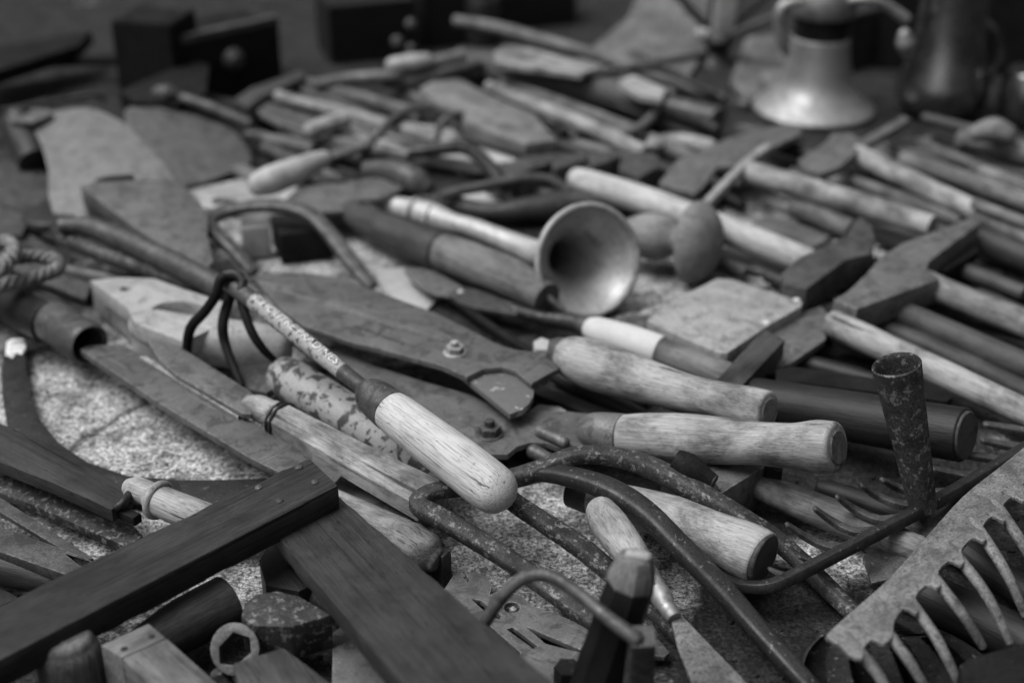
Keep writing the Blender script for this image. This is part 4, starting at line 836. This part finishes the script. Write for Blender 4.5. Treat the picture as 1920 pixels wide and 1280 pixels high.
vert('strut', 'iron_black', [(1344, 74, 0, 7), (1300, 24, .02, 8), (1262, -20, .04, 8)], t, o.y)
vert('strut', 'iron_mid', [(1352, 74, 0, 12), (1410, 48, -.02, 14), (1470, 26, -.04, 14)], t, o.y, sec=(1, 0.5))
vert('ball', 'steel_pale', [(1312, 62, -.03, 10), (1320, 66, -.03, 13), (1328, 70, -.03, 10)], t, o.y, ends='round')
vert('strut', 'iron_black', [(1352, 72, 0, 5), (1420, 10, .02, 5), (1460, -30, .03, 5)], t, o.y)

# ------------------------------------------------------------------ boxes and clutter at the back
t = thing('black_box', 'black box with a pale round knob on its face and a lit top edge painted lighter', 'box', (430, 170, 0))
b = crate('body', 'iron_black', (341, 206), (532, 158), 84, 0.07, t)
fr = b.matrix_basis
a_, b_ = W(341, 206, 0), W(532, 158, 0); x = (b_-a_).normalized(); nn = Vector((x.y, -x.x, 0))
hh = WY(341, 84, a_.y).z
turned('knob', 'iron_mid', a_ + x*((b_-a_).length*0.52) + Z*hh*0.58, nn, [(-2, 11), (2, 12.5), (5, 11), (7, 8)], t, ends=('flat', 'soft'))
sweep('lit_top_edge', 'iron_mid', [a_ + Z*(hh+0.001) + nn*-0.006, b_ + Z*(hh+0.001) + nn*-0.006], [0.005, 0.005], t, box=0.8, n=12)  # lighter bar paints in the light on the box's top edge
tag(crate('dark_box', 'iron_black', (228, 206), (338, 214), 40, 0.06), 'tall plain black box left of the one with the knob', 'box')
t = thing('dark_crate', 'dark wooden crate with three small pale knobs, at the top behind the crossed bars', 'crate', (700, 110, 0))
crate('body', 'wood_black', (622, 122), (782, 106), 14, 0.07, t)
for p, r in (((745, 78), 13), ((771, 45), 12), ((771, 92), 12)):
    c = WY(p[0], p[1], W(740, 128, 0).y - 0.03); turned('knob', 'iron_mid', c, Vector((0, -1, 0.2)), [(-3, 4), (0, r*0.45), (5, r*0.5), (8, r*0.36)], t, ends=('flat', 'soft'))
tag(crate('dark_crate', 'wood_black', (796, 92), (880, 84), -30, 0.06), 'narrow dark crate just right of the one with pale knobs', 'crate')
for (px, py, r, hh, lab) in ((905, 80, 34, 62, 'squat dark tin behind the end of the long grey rod'), (690, 40, 30, 90, 'dark tin rising behind the crate with pale knobs')):
    o = W(px, py, 0); rr_ = px2m(o, r)*1000
    tag(turned('dark_tin', 'iron_dark', o, Z, [(0, rr_*0.96), (3, rr_), (hh*0.8, rr_), (hh*0.84, rr_*0.7), (hh, rr_*0.66)], n=32), lab, 'tin')
tag(crate('dark_crate', 'wood_black', (930, 62), (1080, 44), -40, 0.15), 'farthest dark crate at the top edge behind the long grey rod', 'crate')
tag(crate('dark_crate', 'iron_black', (1640, 128), (1990, 150), -60, 0.15), 'black crate behind the tall dark jug', 'crate')
tag(crate('tool_case', 'iron_dark', (1585, 138), (1690, 112), 30, 0.08), 'low dark case between the two jugs', 'case')
tag(plate('pale_sheet', 'wood_mid', [(1060, 130), (1180, 30), (1200, -30), (1330, -30), (1325, 90), (1280, 160), (1180, 152)], 6, 6), 'pale flat panel on the ground behind the log', 'panel')
tag(plate('pale_sheet', 'wood_mid', [(1370, 150), (1400, 70), (1480, 60), (1480, 190), (1420, 210)], 5, 5), 'pale flat panel left of the flared jug', 'panel')
tag(plate('grooved_lid', 'wood_mid', [(1180, 90), (1280, 72), (1330, 96), (1230, 110)], 14, 7), 'small grooved lid on the pale panel behind the log', 'lid')  # a small lid with grooves
GL = 'dark bars at the upper left'
tag(plate('dark_bar', 'iron_black', [(-60, 96), (172, 57), (146, 86), (-60, 150)], 40, 14), 'thick black pointed bar at the top left corner', 'bar', GL)
tag(rod('dark_bar', 'iron_black', [(-30, 128, 24, 11), (90, 116, 24, 11), (235, 112, 24, 11)]), 'thin black bar just below the pointed one at the top left', 'bar', GL)
tag(rod('thin_rod', 'iron_mid', [(6, 207, 56, 5), (90, 192, 52, 5), (180, 178, 46, 5), (196, 196, 36, 5)], n=10), 'thin grey rod bent at its end along the top of the broad hoe', 'rod', GL)
tag(plate('blade_with_shadow', 'iron_black', [(226, 170), (300, 138), (368, 114), (392, 122), (386, 176), (330, 196), (250, 190)], 46, 4), 'curved black blade and its painted shadow in front of the black boxes', 'blade', GL)  # one black plate covers the blade and the shadow below it
t = thing('knobbed_rod', 'iron rod with a round knob end above the spade blade', 'rod', (380, 195, 0))
rod('shaft', 'iron_mid', [(318, 178, 50, 10), (380, 196, 44, 11), (470, 234, 30, 12)], t)
rod('knob', 'iron_mid', [(298, 174, 52, 14), (312, 176, 52, 18), (324, 178, 51, 14)], t, ends='round')
GR = 'small scraps of iron on the stone'
for k, (px, py, r, lab) in enumerate(((490, 255, 14, 'small round iron scrap in the dark beside the spade blade'), (520, 285, 16, 'pale iron scrap in front of the steel angle'), (560, 262, 12, 'small scrap under the steel angle'),
                      (1740, 262, 14, 'small scrap left of the thick pale grip'), (1780, 285, 13, 'small scrap under the thick pale grip'), (1700, 268, 12, 'small scrap beside the open spanner end'), (1395, 195, 15, 'small iron scrap at the foot of the flared jug'), (870, 318, 14, 'shiny iron scrap inside the dark hook'))):
    p = W(px, py, 6); rr_ = px2m(p, r)*1000
    tag(turned('scrap', 'iron_mid', p - Z*0.006, Vector((0.3, 0.2, 1)), [(0, rr_), (rr_*0.8, rr_*1.1), (rr_*1.4, rr_*0.6)], n=12, jit=3.0), lab, 'scrap', GR)

# ------------------------------------------------------------------ the deep layer: dim sticks and flats lying under everything else
rnd = random.Random(21)
ZONES = [((430, 130), (1500, 300), 34), ((1350, 200), (1900, 320), 10), ((380, 250), (1300, 420), 14), ((1150, 300), (1900, 560), 26), ((1000, 540), (1900, 760), 16), ((0, 380), (330, 560), 6), ((940, 560), (1300, 700), 5)]
for (x0, y0), (x1, y1), cnt in ZONES:
    for q in range(cnt):
        px, py = rnd.uniform(x0, x1), rnd.uniform(y0, y1); Lp = rnd.uniform(120, 260)
        if any(u0 < px < u1 and v0 < py < v1 for u0, v0, u1, v1 in ((820, 430, 1290, 680), (1330, 370, 1570, 530), (1180, 480, 1300, 600), (1290, 120, 1720, 265))): continue
        s = rnd.uniform(0.16, 0.50); r = rnd.uniform(9, 16)*(0.75 + py/1600); z = rnd.uniform(7, 12 if py > 300 else 24)
        mat = rnd.choice(('wood_brown', 'wood_dark', 'wood_mid', 'wood_brown', 'iron_mid', 'iron_dark', 'wood_dark', 'wood_grey' if py < 300 else 'iron_dark'))
        if rnd.random() < 0.68:
            tag(rod('buried_stick', mat, [(px-Lp/2, py-Lp*s/2, z, r*0.8), (px-Lp*0.2, py-Lp*s*0.2, z, r), (px+Lp*0.2, py+Lp*s*0.2 + rnd.uniform(-3, 3), z, r*1.02), (px+Lp/2, py+Lp*s/2, z, r*0.9)], ends='soft', jit=0.5, n=14),
                'dim worn stick lying low in the heap under the other tools', 'stick', 'dim sticks lying low in the heap')
        else:
            h = r*1.5
            tag(plate('buried_flat', mat, [(px-Lp/2, py-Lp*s/2), (px-Lp/2+h, py-Lp*s/2-h*0.4), (px+Lp/2, py+Lp*s/2-h*0.3), (px+Lp/2-h*0.6, py+Lp*s/2+h*0.5)], rnd.uniform(8, 13), rnd.uniform(4, 7)),
                'dim flat bar lying low in the heap under the other tools', 'bar', 'dim flat bars lying low in the heap')
bm = bmesh.new()
for q in range(1500):
    px, py = rnd.uniform(0, 1920), rnd.uniform(150, 1280)
    p = W(px, py, 0); r = rnd.choice((0.0005, 0.0007, 0.0009, 0.0014))*rnd.uniform(0.7, 1.3)
    m4 = Matrix.Translation(p + Vector((0, 0, r*0.4))) @ Matrix.Rotation(rnd.random()*6, 4, 'Z') @ Matrix.Diagonal((r*rnd.uniform(0.8, 1.8), r, r*0.7, 1))
    bmesh.ops.create_icosphere(bm, subdivisions=1, radius=1.0, matrix=m4)
grit = link('grit', bm, 'granite', Matrix.Identity(4)); grit['kind'] = 'stuff'
